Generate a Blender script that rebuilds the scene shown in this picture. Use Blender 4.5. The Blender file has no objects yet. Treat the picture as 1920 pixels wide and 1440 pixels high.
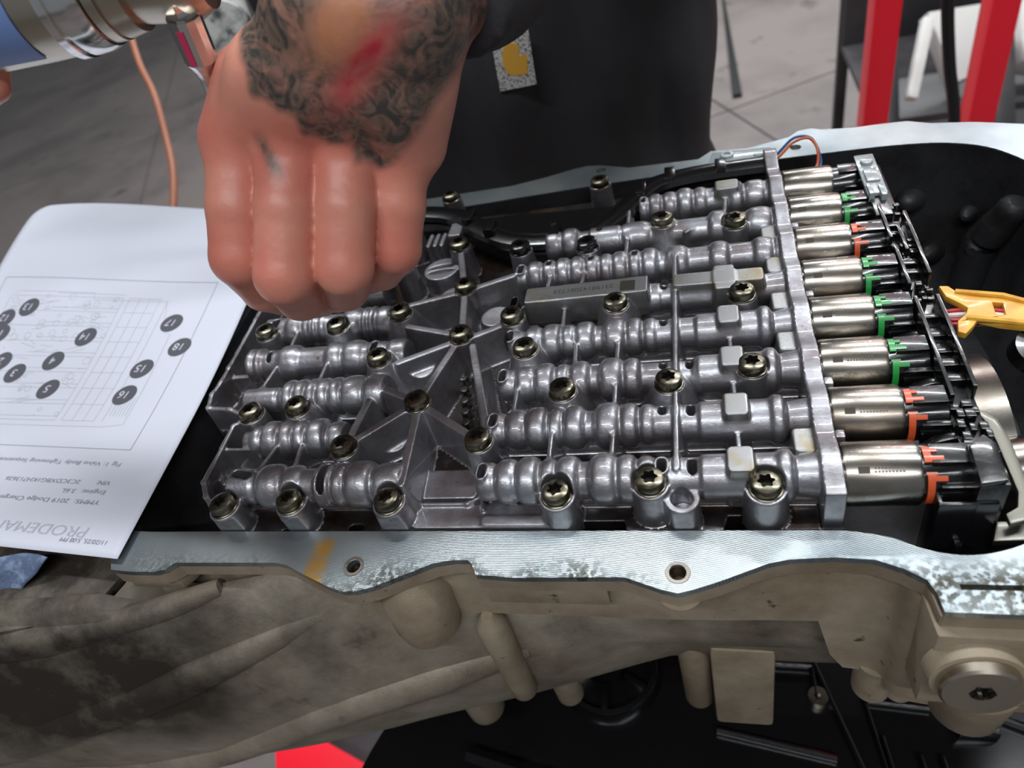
import bpy, bmesh, math, random
import numpy as np
from mathutils import Vector, Matrix
from mathutils.geometry import tessellate_polygon
import openvdb
random.seed(7); rng = np.random.default_rng(7)
PI = math.pi
MM = 0.001                      # all lengths below are millimetres
scn = bpy.context.scene
col = scn.collection

# ------------------------------------------------------------------ camera, world, lights
cam_d = bpy.data.cameras.new('camera'); cam = bpy.data.objects.new('camera', cam_d); col.objects.link(cam)
R = np.array([[0.96027237, 0.15414821, -0.23262698], [-0.05793443, -0.70531597, -0.70652175], [-0.27298459, 0.69193042, -0.66836495]])
CAM = (-39.91, -151.60, 225.54)
m = Matrix([[R[0][0], -R[1][0], -R[2][0], CAM[0]*MM], [R[0][1], -R[1][1], -R[2][1], CAM[1]*MM], [R[0][2], -R[1][2], -R[2][2], CAM[2]*MM], [0, 0, 0, 1]])
cam.matrix_world = m
cam_d.sensor_width = 36; cam_d.lens = 1340*36/1920; cam_d.clip_start = 0.01; cam_d.clip_end = 60
cam_d.dof.use_dof = True; cam_d.dof.focus_distance = 0.295; cam_d.dof.aperture_fstop = 11.5
scn.camera = cam
scn.view_settings.view_transform = 'Standard'; scn.view_settings.look = 'None'; scn.view_settings.gamma = 1
scn.view_settings.use_curve_mapping = False; scn.view_settings.exposure = 0.0
w = bpy.data.worlds.new('world'); scn.world = w; w.use_nodes = True
w.node_tree.nodes['Background'].inputs[0].default_value = (0.80, 0.85, 0.92, 1)
w.node_tree.nodes['Background'].inputs[1].default_value = 0.21
def area(name, loc, sx, sy, power, color=(0.93, 0.97, 1.0), rot=(0, 0, 0)):
    l = bpy.data.lights.new(name, 'AREA'); l.shape = 'RECTANGLE'; l.size = sx*MM; l.size_y = sy*MM; l.energy = power; l.color = color
    o = bpy.data.objects.new(name, l); col.objects.link(o); o.location = [c*MM for c in loc]; o.rotation_euler = rot
    return o
# LED tube fixtures of the shop ceiling: (x, y, length, power)
TUBES = [(-700, 700, 1300, 22), (900, 700, 1300, 22), (-900, 2000, 1300, 30), (700, 2000, 1300, 34), (-300, 4300, 2600, 110), (1900, 4300, 1600, 60), (-400, -1100, 1300, 22), (800, -1500, 1300, 26)]
for i, (x, y, ln, p) in enumerate(TUBES):
    area('tube_light', (x, y, 1880), ln, 80, p)

# ------------------------------------------------------------------ materials
def srgb(r, g, b):
    f = lambda c: (c/255/12.92) if c <= 10 else (((c/255)+0.055)/1.055)**2.4
    return (f(r), f(g), f(b), 1)
def mat(name, color, metal=0.0, rough=0.5, coat=0.0, coat_rough=0.05, color2=None, nscale=60, nlo=0.42, nhi=0.62, bump=0.0, bscale=400, bdist=0.0002, rough2=None,
        color3=None, n3=900, n3lo=0.6, n3hi=0.7, spec=0.5, sub=0.0, stretch=None, trans=0.0):
    m = bpy.data.materials.new(name); m.use_nodes = True; t = m.node_tree; N = t.nodes; L = t.links
    b = N['Principled BSDF']; b.inputs['Metallic'].default_value = metal; b.inputs['Roughness'].default_value = rough
    b.inputs['Base Color'].default_value = color; b.inputs['Specular IOR Level'].default_value = spec
    b.inputs['Coat Weight'].default_value = coat; b.inputs['Coat Roughness'].default_value = coat_rough
    if sub: b.inputs['Subsurface Weight'].default_value = sub; b.inputs['Subsurface Radius'].default_value = (0.006, 0.002, 0.001); b.inputs['Subsurface Scale'].default_value = 1
    if trans: b.inputs['Transmission Weight'].default_value = trans
    if color2 or bump or color3 or rough2 is not None:
        tc = N.new('ShaderNodeTexCoord'); src = tc.outputs['Object']
        if stretch:
            mp = N.new('ShaderNodeMapping'); mp.inputs['Scale'].default_value = stretch; L.new(src, mp.inputs['Vector']); src = mp.outputs['Vector']
        def noise(scale, det=6, rgh=0.6):
            n = N.new('ShaderNodeTexNoise'); n.inputs['Scale'].default_value = scale; n.inputs['Detail'].default_value = det; n.inputs['Roughness'].default_value = rgh
            L.new(src, n.inputs['Vector']); return n.outputs['Fac']
        def ramp(v, lo, hi):
            r = N.new('ShaderNodeMapRange'); r.inputs['From Min'].default_value = lo; r.inputs['From Max'].default_value = hi; L.new(v, r.inputs['Value']); return r.outputs['Result']
        cur = None
        if color2:
            k = ramp(noise(nscale), nlo, nhi)
            mx = N.new('ShaderNodeMix'); mx.data_type = 'RGBA'; L.new(k, mx.inputs['Factor']); mx.inputs['A'].default_value = color; mx.inputs['B'].default_value = color2; cur = mx.outputs['Result']
            if rough2 is not None:
                r = N.new('ShaderNodeMapRange'); L.new(k, r.inputs['Value']); r.inputs['To Min'].default_value = rough; r.inputs['To Max'].default_value = rough2; L.new(r.outputs['Result'], b.inputs['Roughness'])
        if color3:
            k = ramp(noise(n3, 3), n3lo, n3hi)
            mx = N.new('ShaderNodeMix'); mx.data_type = 'RGBA'; L.new(k, mx.inputs['Factor'])
            if cur: L.new(cur, mx.inputs['A'])
            else: mx.inputs['A'].default_value = color
            mx.inputs['B'].default_value = color3; cur = mx.outputs['Result']
        if cur: L.new(cur, b.inputs['Base Color'])
        if bump:
            bp = N.new('ShaderNodeBump'); bp.inputs['Strength'].default_value = bump; bp.inputs['Distance'].default_value = bdist
            L.new(noise(bscale, 4), bp.inputs['Height']); L.new(bp.outputs['Normal'], b.inputs['Normal'])
    return m
M = {}
M['cast'] = mat('oily_cast_aluminium', srgb(170, 170, 175), 0.93, 0.42, 0.8, 0.045, color2=srgb(126, 119, 121), nscale=55, nlo=0.40, nhi=0.66, bump=0.45, bscale=620, bdist=0.00035,
                rough2=0.5, color3=srgb(84, 66, 54), n3=210, n3lo=0.68, n3hi=0.82)
M['cast_floor'] = mat('shaded_oily_casting_floor', srgb(78, 74, 75), 0.9, 0.36, 0.6, 0.07, color2=srgb(50, 36, 28), nscale=40, bump=0.3, bscale=500, bdist=0.0003)  # grey darkened to stand in for occlusion between bores; brown is pooled oil
M['pad'] = mat('matt_pad_face', srgb(152, 152, 152), 0.95, 0.42, 0.3, 0.08, color2=srgb(140, 126, 92), nscale=70, nlo=0.5, nhi=0.72, bump=0.4, bscale=900, bdist=0.0002)
M['bolt'] = mat('olive_plated_steel', srgb(128, 123, 106), 1.0, 0.3, 0.4, 0.06, color2=srgb(88, 82, 68), nscale=160, bump=0.12, bscale=700, bdist=0.0002)
M['recess'] = mat('bolt_recess', srgb(22, 19, 16), 0.0, 0.5, spec=0.2)
M['steel'] = mat('brushed_steel_can', srgb(168, 163, 155), 1.0, 0.24, 0.3, 0.05, color2=srgb(128, 116, 104), nscale=45, nlo=0.38, nhi=0.7, bump=0.1, bscale=900, bdist=0.0001, rough2=0.34)
M['chrome'] = mat('polished_chrome', srgb(225, 224, 222), 1.0, 0.16)
M['nickel'] = mat('satin_nickel', srgb(190, 180, 164), 1.0, 0.3)
M['bracket'] = mat('dull_bracket_steel', srgb(112, 110, 102), 1.0, 0.42, 0.3, 0.1)
M['black'] = mat('glossy_black_plastic', srgb(16, 16, 18), 0.0, 0.24, 0.4, 0.06, bump=0.15, bscale=220, bdist=0.0003)
M['black_oily'] = mat('oil_wet_black_plastic', srgb(12, 12, 13), 0.0, 0.24, 0.5, 0.06, bump=0.3, bscale=260, bdist=0.0004)
M['matte_black'] = mat('matt_black_plastic', srgb(10, 10, 11), 0.0, 0.85, spec=0.12)
M['grey_plastic'] = mat('pale_grey_plastic', srgb(150, 158, 160), 0.0, 0.2, 0.4, 0.05, bump=0.3, bscale=300, bdist=0.0005)
M['green'] = mat('green_plastic', srgb(38, 150, 66), 0, 0.35, 0.3, 0.1)
M['orange'] = mat('orange_plastic', srgb(205, 84, 44), 0, 0.35, 0.3, 0.1)
M['yellow'] = mat('yellow_plastic', srgb(226, 172, 62), 0, 0.4, 0.2, 0.1, color2=srgb(206, 146, 44), nscale=90)
M['wire_red'] = mat('red_insulation', srgb(170, 30, 34), 0, 0.4)
M['wire_white'] = mat('white_insulation', srgb(205, 200, 195), 0, 0.4)
M['wire_orange'] = mat('orange_insulation', srgb(196, 92, 44), 0, 0.4)
M['wire_blue'] = mat('blue_insulation', srgb(40, 72, 128), 0, 0.4)
M['mill'] = mat('machined_aluminium_face', srgb(196, 202, 204), 1.0, 0.30, 0.0, color2=srgb(168, 176, 182), nscale=18, rough2=0.38, bump=0.25, bscale=420, bdist=0.00012, stretch=(1, 0.06, 1),
                color3=srgb(120, 122, 118), n3=60, n3lo=0.62, n3hi=0.74)
M['sand'] = mat('sand_cast_case', srgb(158, 144, 124), 0.2, 0.62, color2=srgb(126, 110, 90), nscale=22, nlo=0.38, nhi=0.62, bump=0.5, bscale=900, bdist=0.0003, color3=srgb(74, 62, 50), n3=150, n3lo=0.66, n3hi=0.76)
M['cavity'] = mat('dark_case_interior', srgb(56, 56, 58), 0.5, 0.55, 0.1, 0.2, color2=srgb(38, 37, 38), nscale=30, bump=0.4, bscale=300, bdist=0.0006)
M['paper'] = mat('white_office_paper', srgb(208, 210, 222), 0, 0.75)
M['ink_dark'] = mat('dark_grey_toner', srgb(84, 84, 92), 0, 0.7)
M['ink_mid'] = mat('grey_toner', srgb(128, 129, 140), 0, 0.7)
M['ink_light'] = mat('light_grey_toner', srgb(176, 179, 190), 0, 0.7)
M['cloth'] = mat('blue_shop_towel', srgb(84, 98, 126), 0, 0.9, color2=srgb(122, 136, 162), nscale=160, nlo=0.45, nhi=0.6, bump=0.8, bscale=260, bdist=0.001)
M['fabric'] = mat('black_work_jacket', srgb(36, 34, 37), 0, 0.85, color2=srgb(47, 45, 48), nscale=8, bump=0.3, bscale=700, bdist=0.0008)
M['sleeve'] = mat('charcoal_sleeve', srgb(66, 63, 66), 0, 0.88, color2=srgb(54, 52, 54), nscale=9, bump=0.3, bscale=700, bdist=0.0008)
M['trouser'] = mat('dark_trousers', srgb(30, 31, 36), 0, 0.9)
M['hair'] = mat('dark_hair', srgb(30, 24, 20), 0, 0.7)
M['boot'] = mat('brown_boot', srgb(60, 42, 30), 0, 0.6)
M['patch'] = mat('pale_woven_patch', srgb(196, 192, 188), 0, 0.8, color2=srgb(110, 106, 106), nscale=700, nlo=0.5, nhi=0.56)
M['gold'] = mat('gold_embroidery', srgb(212, 158, 54), 0, 0.6)
M['red'] = mat('red_enamel', srgb(255, 24, 48), 0, 0.5, 0.2, 0.2)
M['concrete'] = mat('shop_floor_concrete', srgb(130, 121, 118), 0, 0.42, color2=srgb(106, 99, 97), nscale=1.6, bump=0.15, bscale=30, bdist=0.003, color3=srgb(84, 78, 74), n3=6, n3lo=0.62, n3hi=0.75)
M['joint'] = mat('dark_joint', srgb(98, 92, 88), 0, 0.9)
M['wallpaint'] = mat('white_wall_paint', srgb(190, 188, 184), 0, 0.8, color2=srgb(176, 174, 170), nscale=2)
M['ceil'] = mat('ceiling_panel', srgb(120, 120, 122), 0, 0.9)
M['darkgrey'] = mat('dark_grey_paint', srgb(62, 60, 62), 0, 0.5, color2=srgb(46, 44, 46), nscale=8)
M['white'] = mat('white_plastic', srgb(214, 212, 208), 0, 0.5)
M['hose'] = mat('orange_air_hose', srgb(148, 90, 64), 0, 0.5)
M['blue'] = mat('blue_band', srgb(112, 138, 192), 0, 0.4)
M['pink'] = mat('pink_paint', srgb(196, 52, 92), 0, 0.4)
M['glass'] = mat('lamp_lens', srgb(226, 226, 222), 0.1, 0.15, 0.5, 0.05, color2=srgb(96, 98, 98), nscale=60)
M['rubber'] = mat('black_rubber', srgb(20, 20, 22), 0, 0.5)
M['etched'] = mat('dark_laser_etching', srgb(70, 66, 60), 0.8, 0.5)
M['etch_text'] = mat('etched_lettering', srgb(98, 92, 82), 0.8, 0.45)

def flange_material():
    """machined face: fine mill lines, amber sealant stain, corroded speckles towards the outer edge"""
    m = bpy.data.materials.new('machined_flange_face'); m.use_nodes = True; t = m.node_tree; N = t.nodes; L = t.links; b = N['Principled BSDF']
    b.inputs['Metallic'].default_value = 0.88; b.inputs['Roughness'].default_value = 0.36
    tc = N.new('ShaderNodeTexCoord')
    def nz(scale, det, st=None):
        src = tc.outputs['Object']
        if st:
            mp = N.new('ShaderNodeMapping'); mp.inputs['Scale'].default_value = st; L.new(src, mp.inputs['Vector']); src = mp.outputs['Vector']
        n = N.new('ShaderNodeTexNoise'); n.inputs['Scale'].default_value = scale; n.inputs['Detail'].default_value = det; L.new(src, n.inputs['Vector']); return n.outputs['Fac']
    def rg(v, a, c, d=0, e=1):
        r = N.new('ShaderNodeMapRange'); r.inputs['From Min'].default_value = a; r.inputs['From Max'].default_value = c; r.inputs['To Min'].default_value = d; r.inputs['To Max'].default_value = e
        L.new(v, r.inputs['Value']); return r.outputs['Result']
    def mul(a, c):
        x = N.new('ShaderNodeMath'); x.operation = 'MULTIPLY'; L.new(a, x.inputs[0])
        if isinstance(c, float): x.inputs[1].default_value = c
        else: L.new(c, x.inputs[1])
        return x.outputs[0]
    def mix(f, a, c):
        x = N.new('ShaderNodeMix'); x.data_type = 'RGBA'; L.new(f, x.inputs['Factor'])
        for k, v in (('A', a), ('B', c)):
            if isinstance(v, tuple): x.inputs[k].default_value = v
            else: L.new(v, x.inputs[k])
        return x.outputs['Result']
    sep = N.new('ShaderNodeSeparateXYZ'); L.new(tc.outputs['Object'], sep.inputs[0])
    base = mix(rg(nz(22, 4), 0.35, 0.7), srgb(166, 173, 174), srgb(124, 134, 140))
    # speckled corrosion grows towards the outer edge (lower y) of the near rail
    edge = rg(sep.outputs['Y'], -0.009, -0.019)
    corr = mul(edge, rg(nz(420, 5), 0.44, 0.56)); corr = mul(corr, rg(nz(26, 3), 0.44, 0.58, 0, 1.0))
    base = mix(corr, base, srgb(88, 86, 76))
    # amber stain left of the bolt hole
    a = mul(rg(sep.outputs['X'], -0.204, -0.201), rg(sep.outputs['X'], -0.192, -0.196)); a = mul(a, rg(sep.outputs['Y'], -0.002, -0.005)); a = mul(a, rg(nz(140, 3), 0.35, 0.55, 0.35, 0.9))
    base = mix(a, base, srgb(196, 150, 62))
    L.new(base, b.inputs['Base Color'])
    L.new(rg(corr, 0, 1, 0.34, 0.65), b.inputs['Roughness'])
    wv = N.new('ShaderNodeTexWave'); wv.wave_type = 'RINGS'; wv.rings_direction = 'SPHERICAL'; wv.inputs['Scale'].default_value = 420; wv.inputs['Distortion'].default_value = 0.6
    mp = N.new('ShaderNodeMapping'); mp.inputs['Location'].default_value = (0.12, 0.35, 0); L.new(tc.outputs['Object'], mp.inputs['Vector']); L.new(mp.outputs['Vector'], wv.inputs['Vector'])
    bp = N.new('ShaderNodeBump'); bp.inputs['Strength'].default_value = 0.3; bp.inputs['Distance'].default_value = 0.00012
    s = N.new('ShaderNodeMath'); s.operation = 'ADD'; L.new(wv.outputs['Fac'], s.inputs[0]); L.new(mul(corr, 4.0), s.inputs[1])
    L.new(s.outputs[0], bp.inputs['Height']); L.new(bp.outputs['Normal'], b.inputs['Normal'])
    return m
M['flange'] = flange_material()

def case_material():
    m = bpy.data.materials.new('dirty_bell_casting'); m.use_nodes = True; t = m.node_tree; N = t.nodes; L = t.links; b = N['Principled BSDF']
    b.inputs['Metallic'].default_value = 0.3; b.inputs['Roughness'].default_value = 0.6
    tc = N.new('ShaderNodeTexCoord')
    def nz(scale, det):
        n = N.new('ShaderNodeTexNoise'); n.inputs['Scale'].default_value = scale; n.inputs['Detail'].default_value = det; n.inputs['Roughness'].default_value = 0.62; L.new(tc.outputs['Object'], n.inputs['Vector']); return n.outputs['Fac']
    def rg(v, a, c, d=0, e=1):
        r = N.new('ShaderNodeMapRange'); r.inputs['From Min'].default_value = a; r.inputs['From Max'].default_value = c; r.inputs['To Min'].default_value = d; r.inputs['To Max'].default_value = e
        L.new(v, r.inputs['Value']); return r.outputs['Result']
    def mix(f, a, c):
        x = N.new('ShaderNodeMix'); x.data_type = 'RGBA'; L.new(f, x.inputs['Factor'])
        for k, v in (('A', a), ('B', c)):
            if isinstance(v, tuple): x.inputs[k].default_value = v
            else: L.new(v, x.inputs[k])
        return x.outputs['Result']
    base = mix(rg(nz(14, 7), 0.36, 0.64), srgb(160, 150, 134), srgb(112, 100, 86))
    # grime that settled on the bell end (towards -x, high on the side)
    sep = N.new('ShaderNodeSeparateXYZ'); L.new(tc.outputs['Object'], sep.inputs[0])
    k1 = rg(sep.outputs['X'], -0.19, -0.29); 
    ad = N.new('ShaderNodeMath'); ad.operation = 'ADD'; L.new(k1, ad.inputs[0]); L.new(rg(nz(18, 6), 0.3, 0.7, -0.55, 0.6), ad.inputs[1])
    k2 = rg(sep.outputs['Z'], -0.115, -0.07)
    mu = N.new('ShaderNodeMath'); mu.operation = 'MULTIPLY'; mu.use_clamp = True; L.new(ad.outputs[0], mu.inputs[0]); L.new(k2, mu.inputs[1])
    base = mix(mu.outputs[0], base, srgb(44, 37, 31))
    base = mix(rg(nz(55, 6), 0.60, 0.72, 0, 0.6), base, srgb(66, 56, 48))
    L.new(base, b.inputs['Base Color'])
    bp = N.new('ShaderNodeBump'); bp.inputs['Strength'].default_value = 0.5; bp.inputs['Distance'].default_value = 0.0005; L.new(nz(500, 4), bp.inputs['Height']); L.new(bp.outputs['Normal'], b.inputs['Normal'])
    return m
M['bell'] = case_material()

# ------------------------------------------------------------------ helpers
def link(o, parent=None):
    col.objects.link(o)
    if parent is not None: o.parent = parent
    return o
def tag(o, label=None, cat=None, group=None, kind=None):
    if label: o['label'] = label
    if cat: o['category'] = cat
    if group: o['group'] = group
    if kind: o['kind'] = kind
    return o
def empty(name, label=None, cat=None, group=None, loc=(0, 0, 0), kind=None):
    o = bpy.data.objects.new(name, None); o.empty_display_size = 0.02; link(o); o.location = [c*MM for c in loc]
    return tag(o, label, cat, group, kind)
def raw(name, V, F, material, parent=None, smooth=True, sharp=None):
    me = bpy.data.meshes.new(name); me.from_pydata([(v[0]*MM, v[1]*MM, v[2]*MM) for v in V], [], F); me.validate()
    me.materials.append(material)
    if smooth: me.shade_smooth()
    if smooth and sharp: me.set_sharp_from_angle(angle=math.radians(sharp))
    return link(bpy.data.objects.new(name, me), parent)
class MB:
    """collects simple solids and links them as ONE mesh object"""
    def __init__(s): s.bm = bmesh.new()
    def _add(s, verts, faces):
        vs = [s.bm.verts.new([c*MM for c in v]) for v in verts]
        for f in faces:
            try: s.bm.faces.new([vs[i] for i in f])
            except ValueError: pass
        return s
    def box(s, x0, x1, y0, y1, z0, z1, rot=None, c=None, skew=(0, 0)):
        V = [(x, y, z) for x in (x0, x1) for y in (y0, y1) for z in (z0, z1)]
        if rot is not None:
            c = c or ((x0+x1)/2, (y0+y1)/2, (z0+z1)/2)
            V = [tuple(rot @ (Vector(v)-Vector(c)) + Vector(c)) for v in V]
        return s._add(V, [(0, 1, 3, 2), (4, 6, 7, 5), (0, 4, 5, 1), (2, 3, 7, 6), (0, 2, 6, 4), (1, 5, 7, 3)])
    def prism(s, poly, z0, z1, holes=(), axis='z'):
        def to(p, z): return (p[0], p[1], z) if axis == 'z' else ((z, p[0], p[1]) if axis == 'x' else (p[0], z, p[1]))
        loops = [list(poly)]+[list(h) for h in holes]
        flat = [p for l in loops for p in l]; n = len(flat)
        tris = tessellate_polygon([[Vector((p[0], p[1], 0)) for p in l] for l in loops])
        V = [to(p, z0) for p in flat]+[to(p, z1) for p in flat]
        F = [tuple(t) for t in tris]+[tuple(i+n for i in reversed(t)) for t in tris]
        b = 0
        for l in loops:
            k = len(l)
            for i in range(k): F.append((b+i, b+(i+1) % k, b+(i+1) % k+n, b+i+n))
            b += k
        return s._add(V, F)
    def ring(s, rings, close=True, caps=True):
        n = len(rings[0]); V = [p for r in rings for p in r]; F = []
        for j in range(len(rings)-1):
            for i in range(n if close else n-1): F.append((j*n+i, j*n+(i+1) % n, (j+1)*n+(i+1) % n, (j+1)*n+i))
        if caps: F.append(tuple(reversed(range(n)))); F.append(tuple((len(rings)-1)*n+i for i in range(n)))
        return s._add(V, F)
    def tube(s, pts, r, seg=12, flat=1.0, up=(0, 0, 1)):
        P = [Vector(p) for p in pts]; rr = r if hasattr(r, '__len__') else [r]*len(P); rings = []
        for i, p in enumerate(P):
            d = (P[min(i+1, len(P)-1)]-P[max(i-1, 0)]).normalized(); u = Vector(up)
            if abs(d.dot(u)) > 0.95: u = Vector((1, 0, 0))
            a = d.cross(u).normalized(); c = a.cross(d).normalized()
            rings.append([tuple(p+a*math.cos(t)*rr[i]+c*math.sin(t)*rr[i]*flat) for t in [2*PI*k/seg for k in range(seg)]])
        return s.ring(rings)
    def lathe(s, prof, base, axis, seg=32, caps=True, arc=None, ref=None):
        """prof: list of (distance along axis, radius)"""
        b = Vector(base); d = Vector(axis).normalized(); u = Vector(ref) if ref else (Vector((0, 0, 1)) if abs(d.z) < 0.9 else Vector((1, 0, 0)))
        a = d.cross(u).normalized(); c = a.cross(d)
        if ref: a, c = c, -a
        return s.ring([[tuple(b+d*h+a*math.cos(t)*r+c*math.sin(t)*r) for t in [2*PI*k/seg for k in range(seg)]] for h, r in prof], caps=caps)
    def build(s, name, material, parent=None, smooth=None, bevel=0, seg=2):
        bmesh.ops.recalc_face_normals(s.bm, faces=s.bm.faces)
        if bevel:
            es = [e for e in s.bm.edges if len(e.link_faces) == 2 and e.calc_face_angle(0) > 0.6]
            bmesh.ops.bevel(s.bm, geom=es, offset=bevel*MM, offset_type='OFFSET', segments=seg, profile=0.6, affect='EDGES', clamp_overlap=True)
        me = bpy.data.meshes.new(name); s.bm.to_mesh(me); s.bm.free(); me.materials.append(material)
        me.shade_smooth(); me.set_sharp_from_angle(angle=math.radians(smooth or 38))
        return link(bpy.data.objects.new(name, me), parent)
def catmull(pts, n=8, closed=False):
    P = [np.array(p, float) for p in pts]; out = []; k = len(P)
    for i in range(k if closed else k-1):
        g = (lambda j: P[j % k]) if closed else (lambda j: P[min(max(j, 0), k-1)])
        p0, p1, p2, p3 = g(i-1), g(i), g(i+1), g(i+2)
        for t in np.linspace(0, 1, n, endpoint=False):
            out.append(tuple(0.5*((2*p1)+(p2-p0)*t+(2*p0-5*p1+4*p2-p3)*t*t+(3*p1-p0-3*p2+p3)*t**3)))
    if not closed: out.append(tuple(P[-1]))
    return out
def circle(cx, cy, r, n=28): return [(cx+r*math.cos(2*PI*k/n), cy+r*math.sin(2*PI*k/n)) for k in range(n)]

# ------------------------------------------------------------------ signed distance volumes
class Vol:
    def __init__(s, lo, hi, h):
        s.lo = np.array(lo, np.float32); s.h = h; s.n = np.ceil((np.array(hi)-s.lo)/h).astype(int)+1
        s.d = np.full(tuple(s.n), 6*h, np.float32); s.lab = np.zeros(tuple(s.n), np.uint8); s.ax = [s.lo[k]+np.arange(s.n[k], dtype=np.float32)*h for k in range(3)]
    def sub(s, lo, hi):
        a = np.clip(np.floor((np.array(lo)-s.lo)/s.h).astype(int), 0, s.n); b = np.clip(np.ceil((np.array(hi)-s.lo)/s.h).astype(int)+1, 0, s.n)
        if (b <= a).any(): return None, None
        sl = tuple(slice(a[k], b[k]) for k in range(3))
        return sl, (s.ax[0][sl[0]][:, None, None], s.ax[1][sl[1]][None, :, None], s.ax[2][sl[2]][None, None, :])
    def add(s, lo, hi, fn, k=1.5, label=None):
        sl, g = s.sub(np.array(lo)-k-1.5, np.array(hi)+k+1.5)
        if sl is None: return
        a = s.d[sl]; b = np.broadcast_to(fn(*g), a.shape).astype(np.float32)
        if label is not None: s.lab[sl] = np.where(b < a, label, s.lab[sl])
        e = np.maximum(k-np.abs(a-b), 0)/k
        s.d[sl] = np.minimum(a, b)-e*e*k*0.25
    def cut(s, lo, hi, fn, k=0.6):
        sl, g = s.sub(np.array(lo)-k-1, np.array(hi)+k+1)
        if sl is None: return
        a = s.d[sl]; b = -np.broadcast_to(fn(*g), a.shape)
        e = np.maximum(k-np.abs(a-b), 0)/k
        s.d[sl] = np.maximum(a, b)+e*e*k*0.25
    def capsule(s, a, b, ra, rb, k=1.5, label=None):
        a = np.array(a, np.float32); b = np.array(b, np.float32); r = max(ra, rb); ab = b-a; q = float(ab @ ab)+1e-6
        def fn(x, y, z):
            t = np.clip(((x-a[0])*ab[0]+(y-a[1])*ab[1]+(z-a[2])*ab[2])/q, 0, 1)
            return np.sqrt((x-a[0]-t*ab[0])**2+(y-a[1]-t*ab[1])**2+(z-a[2]-t*ab[2])**2)-(ra+t*(rb-ra))
        s.add(np.minimum(a, b)-r, np.maximum(a, b)+r, fn, k, label)
    def mesh(s, adapt=0.0):
        g = openvdb.FloatGrid(background=6*s.h); g.copyFromArray(s.d)
        p, t, q = g.convertToPolygons(isovalue=0.0, adaptivity=adapt)
        return np.array(p), np.array(t), np.array(q)
    def sample(s, A, p):
        i = np.clip(np.rint(p).astype(int), 0, np.array(A.shape)-1); return A[i[:, 0], i[:, 1], i[:, 2]]
    def normals(s, p):
        def tri(P):
            P = np.clip(P, 0, np.array(s.n)-1.001); i = P.astype(int); f = P-i; D = s.d; o = 0
            for a in (0, 1):
                for b in (0, 1):
                    for c in (0, 1):
                        wgt = (f[:, 0] if a else 1-f[:, 0])*(f[:, 1] if b else 1-f[:, 1])*(f[:, 2] if c else 1-f[:, 2])
                        o = o+wgt*D[i[:, 0]+a, i[:, 1]+b, i[:, 2]+c]
            return o
        n = np.stack([tri(p+e)-tri(p-e) for e in np.eye(3)*0.8], 1); n /= np.linalg.norm(n, axis=1, keepdims=True)+1e-9
        return n
def poly_object(name, V, T, Q, material, parent=None, normals=None):
    if normals is not None:
        def ori(Fc):
            if not len(Fc): return Fc
            e = np.cross(V[Fc[:, 1]]-V[Fc[:, 0]], V[Fc[:, 2]]-V[Fc[:, 0]]); return Fc[:, ::-1] if np.median((e*normals[Fc[:, 0]]).sum(1)) < 0 else Fc
        T, Q = ori(np.asarray(T).reshape(-1, 3)), ori(np.asarray(Q).reshape(-1, 4))
    me = bpy.data.meshes.new(name); nT, nQ = len(T), len(Q)
    me.vertices.add(len(V)); me.vertices.foreach_set('co', (V*MM).astype(np.float32).ravel())
    loops = np.concatenate([np.asarray(T, np.int32).ravel(), np.asarray(Q, np.int32).ravel()])
    me.loops.add(len(loops)); me.loops.foreach_set('vertex_index', loops)
    me.polygons.add(nT+nQ)
    me.polygons.foreach_set('loop_start', np.concatenate([np.arange(nT)*3, nT*3+np.arange(nQ)*4]).astype(np.int32))
    me.update(calc_edges=True); me.materials.append(material); me.shade_smooth()
    if normals is not None: me.normals_split_custom_set_from_vertices(normals.tolist())
    return link(bpy.data.objects.new(name, me), parent)
def split_volume(vol, table, default, material_of, parent, adapt=0.0):
    """one surface, handed out as separate parts by label"""
    p, T, Q = vol.mesh(adapt); N = vol.normals(p); lab = vol.sample(vol.lab, p); P = p*vol.h+vol.lo
    T = T.reshape(-1, 3); Q = Q.reshape(-1, 4)
    # wind faces outward
    def orient(Fc):
        if not len(Fc): return Fc
        e = np.cross(P[Fc[:, 1]]-P[Fc[:, 0]], P[Fc[:, 2]]-P[Fc[:, 0]]); s = (e*N[Fc[:, 0]]).sum(1)
        if np.median(s) < 0: Fc = Fc[:, ::-1]
        return Fc
    T, Q = orient(T), orient(Q)
    lt = lab[T[:, 0]] if len(T) else np.zeros(0, int); lq = lab[Q[:, 0]] if len(Q) else np.zeros(0, int)
    out = {}
    for k in np.unique(np.concatenate([lt, lq])):
        t, q = T[lt == k], Q[lq == k]
        if len(t)+len(q) < 12: continue
        used = np.unique(np.concatenate([t.ravel(), q.ravel()])); mp = np.full(len(P), -1, np.int64); mp[used] = np.arange(len(used))
        nm = table.get(int(k), default)
        out[int(k)] = poly_object(nm, P[used], mp[t], mp[q], material_of(nm), parent, N[used])
    return out

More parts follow.
